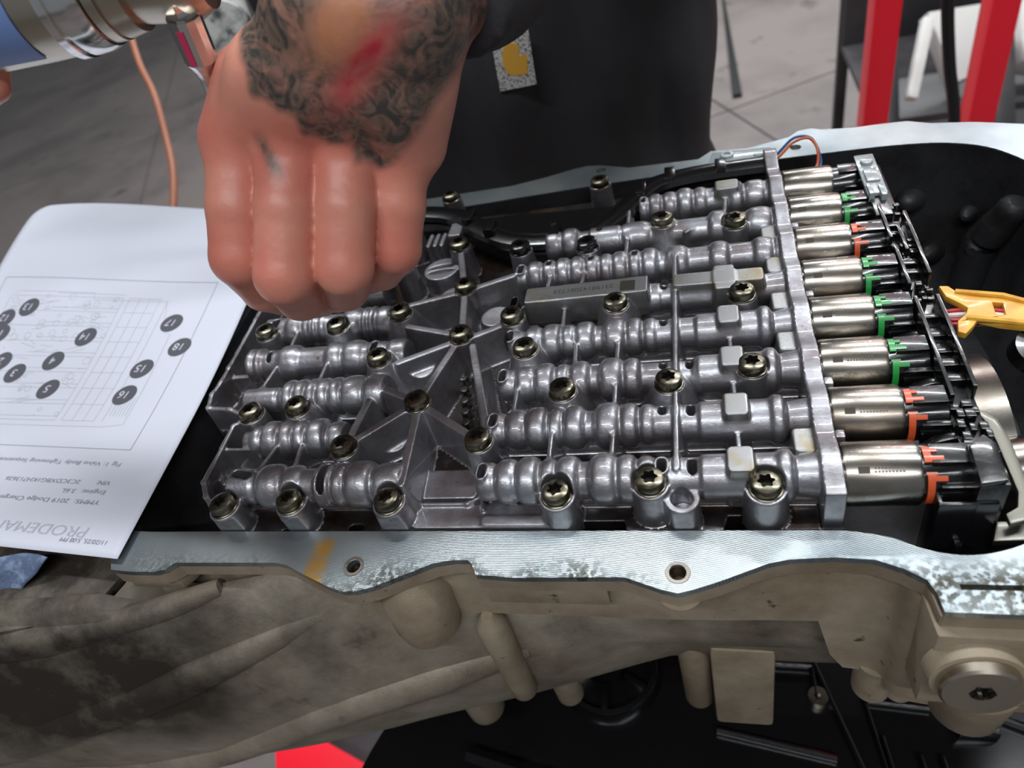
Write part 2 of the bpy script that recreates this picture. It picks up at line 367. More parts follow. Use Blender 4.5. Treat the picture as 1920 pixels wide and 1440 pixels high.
# ------------------------------------------------------------------ the setting
def build_setting():
    fl = tag(bpy.data.objects.new('floor', None), kind='structure'); link(fl)
    b = MB(); b.box(-9000, 7000, -3500, 13500, -1060, -1012); b.build('subfloor', M['joint'], fl)
    a = math.radians(26); t = np.array([math.cos(a), math.sin(a)]); n = np.array([-math.sin(a), math.cos(a)])
    ns = [-6800, -4400, -2100, 60, 2206, 4250, 6600, 9000, 11600, 14200]; ts = [-8200, -5900, -3500, -1215, 1150, 3500, 5900, 8300, 10600]
    base = None
    for i in range(len(ns)-1):
        for j in range(len(ts)-1):
            g = 4
            P = [tuple(t*u+n*v) for u, v in ((ts[j]+g, ns[i]+g), (ts[j+1]-g, ns[i]+g), (ts[j+1]-g, ns[i+1]-g), (ts[j]+g, ns[i+1]-g))]
            cx = sum(p[0] for p in P)/4; cy = sum(p[1] for p in P)/4
            if not (-8300 < cx < 6300 and -3400 < cy < 13000): continue
            MB().prism(P, -1012, -1000).build('concrete_slab', M['concrete'], fl)
    wb = MB().box(-9000, 7000, 13500, 13600, -1000, 2000).build('wall_back', M['wallpaint']); tag(wb, kind='structure')
    cl = MB().box(-9000, 7000, -3500, 13500, 2000, 2060).build('ceiling', M['ceil']); tag(cl, kind='structure')
    for i, (x, y, ln, p) in enumerate(TUBES):
        o = empty('ceiling_lamp', 'long LED tube lamp on the ceiling, %s' % ['left above the person', 'right above the person', 'farther back at left', 'farther back at right', 'longest one far back', 'far back at the right', 'behind the viewer at left', 'behind the viewer at right'][i], 'lamp', 'ceiling LED lamps', (x, y, 2000))
        h = MB().box(-ln/2-20, ln/2+20, -80, 80, -60, 0).build('housing', M['white'], o)
build_setting()

# ------------------------------------------------------------------ valve body: one cast surface, split in parts
def build_valve_body():
    root = empty('valve_body', 'wet grey cast aluminium valve body with ribbed bores and olive bolts in the open gearbox', 'valve body')
    v = Vol((-299, -3, -14), (5, 246, 27), 0.6)
    table = {0: 'casting_base'}; cnt = [0]
    def lab(name): cnt[0] += 1; table[cnt[0]] = name; return cnt[0]
    YC = [16.7+27*i for i in range(8)]
    # footprint of the base casting
    foot = [(0.5, 2), (-20, 1.5), (-24, 8), (-38, 8), (-40, 1.5), (-75, 0.5), (-76, 6), (-94, 6), (-95, 0.5), (-170, 0), (-252, 0), (-262, 14), (-263, 50), (-267, 55), (-285, 62),
            (-289, 80), (-290, 134), (-296, 150), (-296, 240), (-60, 243), (0, 240)]
    F = np.array(foot)
    def polyd(x, y):
        """signed distance to the footprint in plan"""
        X, Y = np.broadcast_arrays(x[:, :, 0], y[:, :, 0]); d = np.full(X.shape, 1e9); ins = np.zeros(X.shape, bool)
        for i in range(len(F)):
            a, b = F[i], F[(i+1) % len(F)]; e = b-a; t = np.clip(((X-a[0])*e[0]+(Y-a[1])*e[1])/(e@e), 0, 1)
            d = np.minimum(d, (X-a[0]-t*e[0])**2+(Y-a[1]-t*e[1])**2)
            c = (a[1] > Y) != (b[1] > Y); ins ^= c & (X < (b[0]-a[0])*(Y-a[1])/(b[1]-a[1]+1e-9)+a[0])
        d = np.sqrt(d); return np.where(ins, -d, d)[:, :, None]
    v.add((-299, -3, -14), (5, 246, -3), lambda x, y, z: np.maximum(polyd(x, y), z+2.5), 0.5, 0)
    # ---- bores
    def bore(yc, segs, zc=9.6):
        L = lab('spool_bore'); x0, x1 = segs[0][0], segs[-1][1]; xs = v.ax[0]; r = np.full(len(xs), -4.0)
        for a, b, rad, kd in segs:
            mk = (xs >= a) & (xs <= b); t = (xs[mk]-a)/(b-a)*2-1
            if kd == 'L': r[mk] = rad+0.3-1.9*np.abs(t)**3.4
            elif kd == 'C': r[mk] = rad
            elif kd == 'F': r[mk] = rad-2.2*(1-(t+1)/2)
        k = np.array([1, 2, 1])/4; r = np.convolve(np.pad(r, 1, 'edge'), k, 'valid')
        def fn(x, y, z):
            i = np.rint((x-v.lo[0])/v.h).astype(int); rr = r[np.clip(i, 0, len(r)-1)]
            d = np.sqrt((y-yc)**2+(z-zc)**2)-rr
            e = np.maximum(x0-x, x-x1)
            return np.maximum(d*0.92, e)
        v.add((x0, yc-12, zc-12), (x1, yc+12, zc+12), fn, 1.3, L)
        # web that ties the bore to the base
        v.add((x0, yc-4.5, -4), (x1, yc+4.5, zc), lambda x, y, z: np.maximum(np.maximum(np.abs(y-yc)-3.6, z-zc+3), np.maximum(x0+2-x, x-x1+2)), 2.0, L)
    def right(dr=0.0, thin=False):
        s = [(-133, -124.5, 7.4, 'L'), (-124.5, -116, 8.6, 'L'), (-116, -107, 9.3, 'L'), (-107, -100.3, 8.3, 'L'), (-100.3, -91.5, 9.1, 'L'), (-91.5, -87.2, 7.0, 'C'), (-87.2, -77.3, 9.7, 'L'), (-77.3, -69.8, 9.0, 'L')]
        s += [(-69.8, -48.5, 6.6, 'C'), (-48.5, -46, 7.6, 'C')] if thin else [(-69.8, -63.2, 8.3, 'L'), (-63.2, -46.8, 7.5, 'C')]
        s += [(-46.8, -21, 8.5, 'C'), (-21, -15, 9.6, 'L'), (-15, -1, 9.0, 'F')]
        return [(a, b, r+dr, k) for a, b, r, k in s]
    bore(YC[0], right(0.0)); bore(YC[1], right(-0.2)); bore(YC[2], right(-0.3, True)); bore(YC[3], right(-0.4))
    bore(YC[4], [(-126, -119.4, 6.8, 'L'), (-119.4, -111, 7.4, 'L'), (-111, -105.7, 6, 'C'), (-105.7, -95.4, 8, 'L'), (-95.4, -62, 7.2, 'C'), (-62, -56, 6.5, 'C'), (-56, -22, 7.8, 'C'), (-22, -1, 8.4, 'F')])
    bore(YC[5], [(-137.3, -131, 6.5, 'L'), (-131, -123, 8.2, 'L'), (-123, -116, 8, 'L'), (-116, -108.3, 8.5, 'L'), (-108.3, -100.6, 8.5, 'L'), (-100.6, -93, 8.3, 'L'), (-93, -86.6, 8.2, 'L'), (-86.6, -78.5, 8.7, 'L'), (-78.5, -72, 8.6, 'L'),
                 (-72, -63.6, 8.8, 'L'), (-63.6, -60, 6.8, 'C'), (-60, -49, 8.6, 'L'), (-49, -39, 7, 'C'), (-39, -29.5, 8.6, 'L'), (-29.5, -19, 7, 'C'), (-19, -9, 8.4, 'L'), (-9, -1, 8, 'C')])
    bore(YC[6], [(-125, -115.4, 8.2, 'L'), (-115.4, -106.3, 8.8, 'L'), (-106.3, -100, 6.6, 'C'), (-100, -84, 7.8, 'C'), (-84, -67.6, 8.2, 'L'), (-67.6, -38.5, 6.8, 'C'), (-38.5, -29.1, 9, 'L'), (-29.1, -20, 7, 'C'), (-20, -7, 8.4, 'L'), (-7, -1, 8, 'C')])
    bore(YC[7], [(-75.2, -69.5, 7, 'L'), (-69.5, -62, 7.6, 'L'), (-62, -54.2, 7.8, 'L'), (-54.2, -45.6, 8.8, 'L'), (-45.6, -38, 8.2, 'L'), (-38, -27, 7.2, 'C'), (-27, -19.5, 9, 'L'), (-19.5, -8, 8.4, 'L'), (-8, -1, 8, 'C')])
    bore(YC[0], [(-247.5, -235.3, 7.6, 'C'), (-235.3, -232, 7, 'C'), (-232, -220.3, 9.6, 'L'), (-220.3, -210.7, 8.8, 'L'), (-210.7, -203.4, 7.5, 'C'), (-203.4, -195.8, 9.4, 'C'), (-195.8, -189.7, 9, 'L'), (-189.7, -178, 9.8, 'L'), (-178, -164.5, 8.6, 'L')])
    bore(YC[1], [(-254, -248.8, 4.6, 'C'), (-248.8, -242.5, 6.8, 'L'), (-242.5, -233.5, 8.8, 'L'), (-233.5, -225.7, 8.6, 'L'), (-225.7, -219, 8.6, 'L'), (-219, -209, 9, 'L'), (-209, -200, 7.2, 'L')])
    bore(YC[2], [(-266, -247, 6.2, 'C'), (-247, -242.7, 7.2, 'F'), (-242.7, -236.2, 9, 'L'), (-236.2, -229.7, 9, 'L'), (-229.7, -223.9, 9, 'L'), (-223.9, -217.2, 9, 'L'), (-217.2, -210.7, 9, 'L'), (-210.7, -199.3, 9.4, 'L'), (-199.3, -187.8, 9.2, 'L')])
    bore(YC[3], [(-276, -271, 8.6, 'L'), (-271, -266.4, 8.6, 'L'), (-266.4, -257, 7.4, 'C'), (-257, -244.5, 9, 'L'), (-244.5, -229.2, 7.4, 'C'), (-229.2, -219.7, 8.9, 'L'), (-219.7, -207.7, 9, 'L'), (-207.7, -196, 7.6, 'C'), (-196, -184, 8, 'L')])
    bore(YC[4], [(-277, -263.6, 7.6, 'C'), (-263.6, -253.6, 9, 'L'), (-253.6, -248, 8.4, 'L'), (-248, -244, 8, 'L'), (-244, -238.5, 8, 'L'), (-238.5, -229, 7, 'C'), (-229, -217.5, 9.2, 'L'), (-217.5, -213.5, 9, 'L'), (-213.5, -209.5, 9, 'L'), (-209.5, -201, 8.6, 'L')])
    bore(YC[5], [(-280, -270, 8, 'L'), (-270, -258, 9, 'L'), (-258, -246, 8.8, 'L'), (-246, -233.6, 9, 'L'), (-233.6, -222, 8.4, 'L'), (-222, -212, 8, 'C')])
    bore(YC[6], [(-282, -270, 7.4, 'C'), (-270, -258, 9, 'L'), (-258, -247, 8.6, 'L'), (-247, -235, 8.6, 'L'), (-235, -226, 7.4, 'C')])
    # ---- ribs: vertical walls with a narrow flat crest
    def rib(a, b, top=15.0, th=0.95, name='rib', draft=0.05, bot=-4, top2=None, k=1.3, L=None):
        a = np.array(a, float); b = np.array(b, float); e = b-a; q = e@e; t2 = top if top2 is None else top2
        def fn(x, y, z):
            t = np.clip(((x-a[0])*e[0]+(y-a[1])*e[1])/q, 0, 1); tz = top+(t2-top)*t
            return np.maximum(np.sqrt((x-a[0]-t*e[0])**2+(y-a[1]-t*e[1])**2)-th-draft*(tz-z), z-tz)
        v.add((*(np.minimum(a, b)-3), bot), (*(np.maximum(a, b)+3), max(top, t2)), fn, k, L if L is not None else lab(name))
    star = [((-156.9, 101.3), (-168.4, 57.3)), ((-149.5, 93), (-132.0, 38)), ((-158, 98), (-186, 85)), ((-153, 99), (-131, 110)), ((-157, 103), (-163.0, 138)), ((-159, 102), (-188, 112)),
            ((-168.4, 57.3), (-196.6, 32.4)), ((-167, 53), (-163.5, 12)), ((-168.4, 57.3), (-134.7, 33.1)), ((-168.4, 57.3), (-192, 70)), ((-163.0, 138), (-174, 178)), ((-163, 137), (-191, 130)), ((-161, 138), (-138, 147)),
            ((-193.6, 60), (-195.3, 36))]
    for a, b in star: rib(a, b, 16.2, 1.75, draft=0.16)
    for a, b in [((-258.1, 71), (-256.0, 92)), ((-253.8, 100), (-255, 118)), ((-226.4, 72), (-227.2, 96)), ((-236.5, 18), (-231, 40)), ((-217, 18), (-220, 40)),
                 ((-104, 18), (-105, 42)), ((-79.6, 18), (-79.8, 42)), ((-80, 45), (-80.3, 69)), ((-80.3, 72), (-80.5, 96)), ((-122.8, 45), (-123.6, 69)), ((-98.6, 72), (-100, 96)), ((-107, 99), (-108, 123)),
                 ((-80.2, 180), (-80, 204)), ((-80, 155), (-79.8, 178)), ((-30.5, 182), (-28.5, 206)), ((-50, 172), (-34, 184)), ((-100, 150), (-102, 130)), ((-118, 150), (-119, 128))]:
        rib(a, b, 14.6, 0.95, draft=0.08)
    rib((-55.2, 15), (-55.4, 150), 17.8, 1.0, draft=0.08)
    for y in (30, 57, 84): rib((-32.8, y-12), (-32.8, y+12), 12, 0.9)
    for y in (22, 75, 130): rib((-20, y), (-3, y), 11, 1.6)
    for pl in ([(-250, 3), (-257.5, 10), (-263.0, 18), (-264.2, 52), (-261, 54.5), (-256, 56)], [(-258, 57), (-272, 63.5), (-285.6, 65.3), (-288.6, 75), (-287.6, 84), (-288.3, 95), (-290.5, 134.8), (-292, 160), (-292, 236)]):
        L = lab('rim_wall')
        for a, b in zip(pl[:-1], pl[1:]): rib(a, b, 12.5, 1.1, L=L)
    rib((-263, 38.5), (-246, 37.8), 11, 0.8); rib((-288, 92), (-276, 92), 8, 1.5); rib((-265, 30), (-258, 22), 6, 1)
    # ---- bolt bosses  (x, y, top z, base radius, top radius)
    BOLTS = [(-246, 5.0, 12), (-213.5, 6.3, 12.5), (-168.5, 5.8, 12.5), (-99.8, 7.9, 12.5), (-64.8, 11.0, 14.5), (-25.0, 9.0, 13.5),
             (-254, 56, 16), (-229, 57.5, 17), (-195.5, 31.5, 17), (-168, 56.6, 17), (-134.3, 32.3, 17), (-102, 58.7, 17), (-58, 60.1, 17), (-25.3, 66.2, 17), (-273, 117.0, 16), (-229.5, 116.5, 16.5),
             (-194, 120.9, 18), (-195.7, 86.7, 18), (-156.4, 100, 17.2), (-132, 109.8, 18), (-122.4, 86.8, 17.2), (-82.4, 113.8, 17.5), (-162.5, 139.4, 17), (-204, 163.2, 18), (-210, 201, 17),
             (-174.6, 179.9, 17), (-137.2, 169.7, 17), (-100, 165, 17.4), (-61.4, 179.4, 18), (-25.6, 173, 16.4), (-26.1, 113.0, 17.5)]
    for i, (x, y, z) in enumerate(BOLTS):
        cone = i in (7, 11, 12, 15, 16, 17, 20, 21, 28); L = lab('bolt_boss'); rt = 5.9
        rb = 14.5 if cone else 7.5; top = z-1.0
        def fn(X, Y, Z, x=x, y=y, top=top, rt=7.0 if i < 6 else 6.4, rb=rb+(0.6 if i < 6 else 0), cone=cone):
            hh = np.clip((top-Z)/(top+3), 0, 1); rad = rt+(rb-rt)*(hh**1.05 if cone else hh)
            return np.maximum((np.sqrt((X-x)**2+(Y-y)**2)-rad)*(0.8 if cone else 1), Z-top)
        v.add((x-rb, y-rb, -4), (x+rb, y+rb, top), fn, 1.2 if cone else 0.9, L)
    for x, y, z in BOLTS: v.cut((x-6.6, y-6.6, z-1.1), (x+6.6, y+6.6, 26), lambda X, Y, Z, x=x, y=y, z=z: np.maximum(np.sqrt((X-x)**2+(Y-y)**2)-6.4, z-1.0-Z), 0.3)
    # empty boss beside the near bolt
    L = lab('open_boss'); v.add((-61, -1, -4), (-47, 13, 11.5), lambda X, Y, Z: np.maximum(np.sqrt((X+53.8)**2+(Y-6.0)**2)-6.4, Z-11.5), 1.0, L)
    v.cut((-61, -1, 0), (-47, 13, 20), lambda X, Y, Z: np.maximum(np.sqrt((X+53.8)**2+(Y-6.0)**2)-3.9, 3-Z), 0.5)
    # ---- raised pads over the bores
    def slab(x0, x1, y0, y1, top, name='pad', bot=-4, k=1.1, rr=1.6, yslope=0.0, L=None):
        cx, cy, hx, hy = (x0+x1)/2, (y0+y1)/2, (x1-x0)/2-rr, (y1-y0)/2-rr
        def fn(x, y, z):
            qx = np.abs(x-cx)-hx; qy = np.abs(y-cy-yslope*(x-cx))-hy
            return np.maximum(np.sqrt(np.maximum(qx, 0)**2+np.maximum(qy, 0)**2)+np.minimum(np.maximum(qx, qy), 0)-rr-0.08*(top-z), z-top)
        v.add((x0-1, y0-2, bot), (x1+1, y1+2, top), fn, k, L if L is not None else lab(name))
    for i in range(4): slab(-37.4, -28.3, YC[i]-5.8, YC[i]+5.6, 20.2-0.2*i, 'pad', bot=4)
    slab(-127.0, -67.6, 117.5, 129.2, 20.2, 'marking_pad', bot=9, yslope=0.02, rr=0.9)
    L = lab('marking_pad'); slab(-56.3, -16, 119.5, 128.5, 20, bot=9, yslope=-0.02, L=L); slab(-38, -28.5, 115, 132.5, 20, bot=9, L=L)
    slab(-34, -22, 200, 209, 20, 'pad', bot=9)
    for y in (30.2, 84.2, 111, 138, 165): slab(-14, -3, y-6, y+5, 14, 'pad', bot=-3)
    # near shelf and little arrow rib on it
    slab(-161, -103, 1.2, 12, 0.6, 'shelf', bot=-6, rr=1.2); slab(-132, -104, 2, 6.5, 1.4, 'shelf', bot=-6)
    rib((-158, 12), (-139, 12), 2.2, 0.7); rib((-139, 12), (-134, 16), 2.2, 0.7); rib((-134, 16), (-132, 9), 2.2, 0.7)
    slab(-176, -136, 15, 30, 1.4, 'shelf', bot=-6, rr=3)
    # coin shaped boss with two lens grooves, small fins beside it
    L = lab('round_boss'); v.add((-200, 155, -4), (-174, 185, 8), lambda X, Y, Z: np.maximum(np.sqrt((X+186.5)**2+(Y-172)**2)-10.5-0.1*(8-Z), Z-8), 1.6, L)
    for yy in (174.2, 169.6): v.cut((-196, 165, 5), (-176, 179, 10), lambda X, Y, Z, yy=yy: np.maximum(np.abs(Y-yy-0.10*(X+186))-1.7*(1-((X+186.3)/8.4)**2), 5.6-Z), 0.5)
    for i in range(3): slab(-200+i*4.2, -197.4+i*4.2, 190, 204, 12, 'fin', bot=-3)
    slab(-187, -179, 196, 210, 14, 'block', bot=-3)
    CB = [(-156.5, 85.5), (-154.4, 77.6), (-152.5, 70.3), (-150.7, 63.3), (-148.9, 56.5)]
    for i in range(5): 
        L = lab('check_ball_pocket'); y = CB[i][1]; x = CB[i][0]
        v.add((x-3, y-3, -4), (x+3, y+3, 3), lambda X, Y, Z, x=x, y=y: np.maximum(np.sqrt((X-x)**2+(Y-y)**2)-2.3, Z-3.2), 0.5, L)
    for x, y, r, t in [(-176.5, 88, 6, 8), (-182, 47, 7, 2.5), (-147, 128, 8, 5), (-176, 150, 8, 4)]:
        L = lab('round_boss'); v.add((x-r, y-r, -4), (x+r, y+r, t), lambda X, Y, Z, x=x, y=y, r=r, t=t: np.maximum(np.sqrt((X-x)**2+(Y-y)**2)-r-0.2*(t-Z), Z-t), 2.5, L)
    # ---- end plate that carries the solenoids
    L = lab('end_plate')
    def plate(x, y, z):
        top = 18.6+1.3*np.cos((y-16.7)/27*2*PI)
        return np.maximum(np.maximum(np.abs(x+3.4)-3.4, z-top), np.maximum(2.4-y, y-238))*0.95
    v.add((-8, 2, -13), (1, 238, 22), plate, 0.9, L)
    v.cut((-299, -6, -14), (5, 0.5, 11), lambda x, y, z: np.maximum(y-0.5, z-9.5)+0*x, 0.3)
    # ---- slots and holes
    def slot(x, y, ang=0.0, ln=3.6, wd=1.45, top=24, depth=1.0, k=0.35, collar=True):
        c, s = math.cos(ang), math.sin(ang)
        def st(X, Y): 
            u = (X-x)*c+(Y-y)*s; w_ = -(X-x)*s+(Y-y)*c; return np.sqrt(np.maximum(np.abs(w_)-(ln-wd), 0)**2+u**2)
        if collar: v.add((x-6, y-6, 6), (x+6, y+6, collar), lambda X, Y, Z: np.maximum(st(X, Y)-wd-1.0, Z-collar), 0.8)
        v.cut((x-7, y-7, depth), (x+7, y+7, top), lambda X, Y, Z: np.maximum(st(X, Y)-wd, depth-Z), k)
    for x, y, t in [(-129.8, 16.2, 17.6), (-130.2, 43.2, 17.4), (-130.6, 70.2, 17.2), (-131.6, 97.2, 17), (-134, 124, 16.4), (-134.6, 151.5, 16.5)]: slot(x, y, 0.0, 3.5, 1.5, collar=t)
    for i in range(5): slot(-60.6, YC[i]+(2 if i else 0), 0, 3.3, 1.6, collar=17.6 if i == 0 else False); slot(-49.6, YC[i]+(1.5 if i else 0), 0, 3.6, 1.6, collar=False) if i in (0, 1, 2) else None
    for x in (-119.5, -97.5, -75.2): slot(x, YC[5]+1.5, 0, 2.6, 1.4, collar=False)
    slot(-240.5, 18, PI/2-0.15, 5.2, 2.1, collar=17); slot(-199.6, 16, 0.0, 7.2, 1.7, depth=6, collar=False); slot(-202, 97, 0, 3.6, 1.6, collar=17.4); slot(-262, 97, 0.1, 3.8, 1.2, collar=False)
    slot(-270, 124, 0, 3.2, 2.2, collar=16); slot(-95, YC[6]+3, 0, 4, 1.6, collar=False); slot(-72.5, YC[7], 0, 2.4, 1.3, collar=False)
    slot(-50, 30, PI/2, 4, 2, depth=-8, top=4, collar=False); slot(-188, 3, PI/2, 3.4, 2, depth=-9, top=4, collar=False); slot(-221, 1, PI/2, 3, 1.7, depth=-9, top=4, collar=False)
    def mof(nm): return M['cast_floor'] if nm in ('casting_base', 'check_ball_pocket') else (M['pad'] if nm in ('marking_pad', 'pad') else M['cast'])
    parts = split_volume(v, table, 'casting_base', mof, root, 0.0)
    # ---- bolts with a six lobed recess
    def bolt_mesh():
        n = 48; rings = []
        for z, r in ((-1.2, 5.9), (-0.9, 6.1), (0.3, 6.1), (0.55, 5.8), (0.6, 5.35), (1.0, 5.3), (1.2, 5.55), (3.0, 5.5), (3.9, 5.0), (4.3, 4.2)):
            rings.append([(r*math.cos(2*PI*k/n), r*math.sin(2*PI*k/n), z) for k in range(n)])
        st = lambda f, z: [((f*(2.5+0.42*math.cos(6*2*PI*k/n)))*math.cos(2*PI*k/n), (f*(2.5+0.42*math.cos(6*2*PI*k/n)))*math.sin(2*PI*k/n), z) for k in range(n)]
        rings += [st(1.06, 4.5)]
        b = MB(); b.ring(rings, caps=False); o = b.build('bolt', M['bolt'], root, 34)
        c = MB(); c.ring([st(1.06, 4.5), st(0.98, 4.1), st(0.9, 1.6)], caps=False); V = st(0.9, 1.6)
        c._add([(0, 0, 1.2)]+V, [(0, 1+k, 1+(k+1) % n) for k in range(n)]); q = c.build('recess', M['recess'], o, 40)
        return o, q
    b0, r0 = bolt_mesh()
    for i, (x, y, z) in enumerate(BOLTS+[(-195.5, 243.5, 13), (-99, 236, 13)]):
        if i == 0: o, q = b0, r0
        else:
            o = b0.copy(); q = r0.copy(); link(o, root); link(q, o)
        o.location = (x*MM, y*MM, (z-1.0)*MM); o.rotation_euler = (0, 0, random.uniform(0, 6))
        if i in (26, 27): o['label'] = 'black oil covered bolt'; o.data = o.data.copy(); o.data.materials[0] = M['black_oily']
    for x, y in ((-195.5, 243.5), (-99, 236)):
        MB().lathe([(0, 7.5), (22, 6.4)], (x, y, -10), (0, 0, 1)).build('bolt_boss', M['cast'], root)
    # separator plate and lower casting under the upper one
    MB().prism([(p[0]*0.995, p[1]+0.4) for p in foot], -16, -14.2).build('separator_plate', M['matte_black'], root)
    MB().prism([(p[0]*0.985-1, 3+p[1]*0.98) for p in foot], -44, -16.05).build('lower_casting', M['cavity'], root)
    # laser marked code on the long pad
    def flat_text(s, x, y, z, size, rot, material, parent, name='marking', sx=1.0):
        cu = bpy.data.curves.new(name, 'FONT'); cu.body = s; cu.size = size*MM; ob = bpy.data.objects.new(name, cu); link(ob); me = bpy.data.meshes.new_from_object(ob.evaluated_get(bpy.context.evaluated_depsgraph_get())); bpy.data.objects.remove(ob); me.materials.clear(); me.materials.append(material); o = bpy.data.objects.new(name, me)
        link(o, parent); o.location = (x*MM, y*MM, z*MM); o.rotation_euler = (0, 0, rot); o.scale = (sx, 1, 1); return o
    flat_text('23198142081723', -83.5, 125.2, 20.28, 4.2, PI+0.02, M['etch_text'], root)
    c = MB(); 
    c.box(-80.5, -73.5, 119.5, 127.0, 20.2, 20.26); c.build('etched_square', M['etched'], root)
    return root, BOLTS
VB, BOLTS = build_valve_body()

# ------------------------------------------------------------------ solenoids on the end plate
def arc_patch(b, x0, x1, yc, zc, r, a0, a1, th=0.7, n=10):
    """curved strip on a cylinder lying along x; angle 0 faces -y, 90 faces up"""
    V = []; F = []
    for i in range(n+1):
        a = math.radians(a0+(a1-a0)*i/n)
        for x in (x0, x1):
            for rr in (r, r+th): V.append((x, yc-math.cos(a)*rr, zc+math.sin(a)*rr))
    for i in range(n):
        k = i*4; F += [(k, k+4, k+6, k+2), (k+1, k+3, k+7, k+5), (k, k+1, k+5, k+4), (k+2, k+6, k+7, k+3)]
    F += [(0, 2, 3, 1), (n*4, n*4+1, n*4+3, n*4+2)]
    b._add(V, F)
def build_solenoids():
    cols = ['orange', 'orange', 'green', 'green', 'green', 'orange', 'green', None]
    for i in range(8):
        yc, zc = 16.7+27*i, 9.6
        s = MB().lathe([(0, 9.0), (0.3, 9.0), (0.31, 11.0), (1.0, 11.3), (22.6, 11.3), (23.8, 10.9), (24.1, 10.0)], (0, yc, zc), (1, 0, 0), 56).build('solenoid', M['steel'], VB, 30)
        if cols[i]: s['label'] = 'solenoid with %s clip' % cols[i]
        else: s['label'] = 'farthest solenoid without coloured clip'
        b = MB().lathe([(24.0, 9.9), (24.1, 9.9), (38, 9.6), (38.6, 8.8)], (0, yc, zc), (1, 0, 0), 40)
        b.box(27, 38, yc-4, yc+4, zc+8.6, zc+10.2); b.box(29, 38.5, yc-11, yc-8.8, zc-4, zc+1.2); b.box(29, 38.6, yc-10.4, yc-8, zc+4.4, zc+5.0)
        b.build('solenoid_connector', M['black_oily'], s, bevel=0.3)
        if cols[i]:
            b = MB(); arc_patch(b, 25.0, 27.2, yc, zc, 10.0, -25, 50, 0.7, 14); arc_patch(b, 27.2, 30.8, yc, zc, 10.0, 36, 45, 0.7, 4)
            arc_patch(b, 24.6, 27.8, yc, zc, 10.0, 47, 52, 0.7, 3); b.build('colour_clip', M[cols[i]], s, bevel=0)
            b = MB(); arc_patch(b, 24.6, 26.8, yc, zc, 10.0, 70, 104, 0.8, 8); arc_patch(b, 26.8, 30.4, yc, zc, 10.0, 74, 82, 0.7, 4); arc_patch(b, 26.8, 28.8, yc, zc, 10.0, 92, 100, 0.7, 4); b.build('colour_clip', M[cols[i]], s)
            b = MB(); arc_patch(b, 4.2, 7.8, yc, zc, 11.3, 52, 64, 0.05, 4); b.build('etched_square', M['etched'], s)
            b = MB()
            for j in range(2):
                for k in range(9): arc_patch(b, 9.2+k*1.05, 9.9+k*1.05, yc, zc, 11.3, 59-6*j, 62.5-6*j, 0.05, 1)
            b.build('etched_code', M['etch_text'], s)
        # retaining tab between can and plate
        if i in (0, 1, 3, 5): MB().box(0.2, 3.4, yc+11.4, yc+15.2, zc-6, zc+6.5).build('retaining_tab', M['cast'], s, bevel=0.8)
build_solenoids()

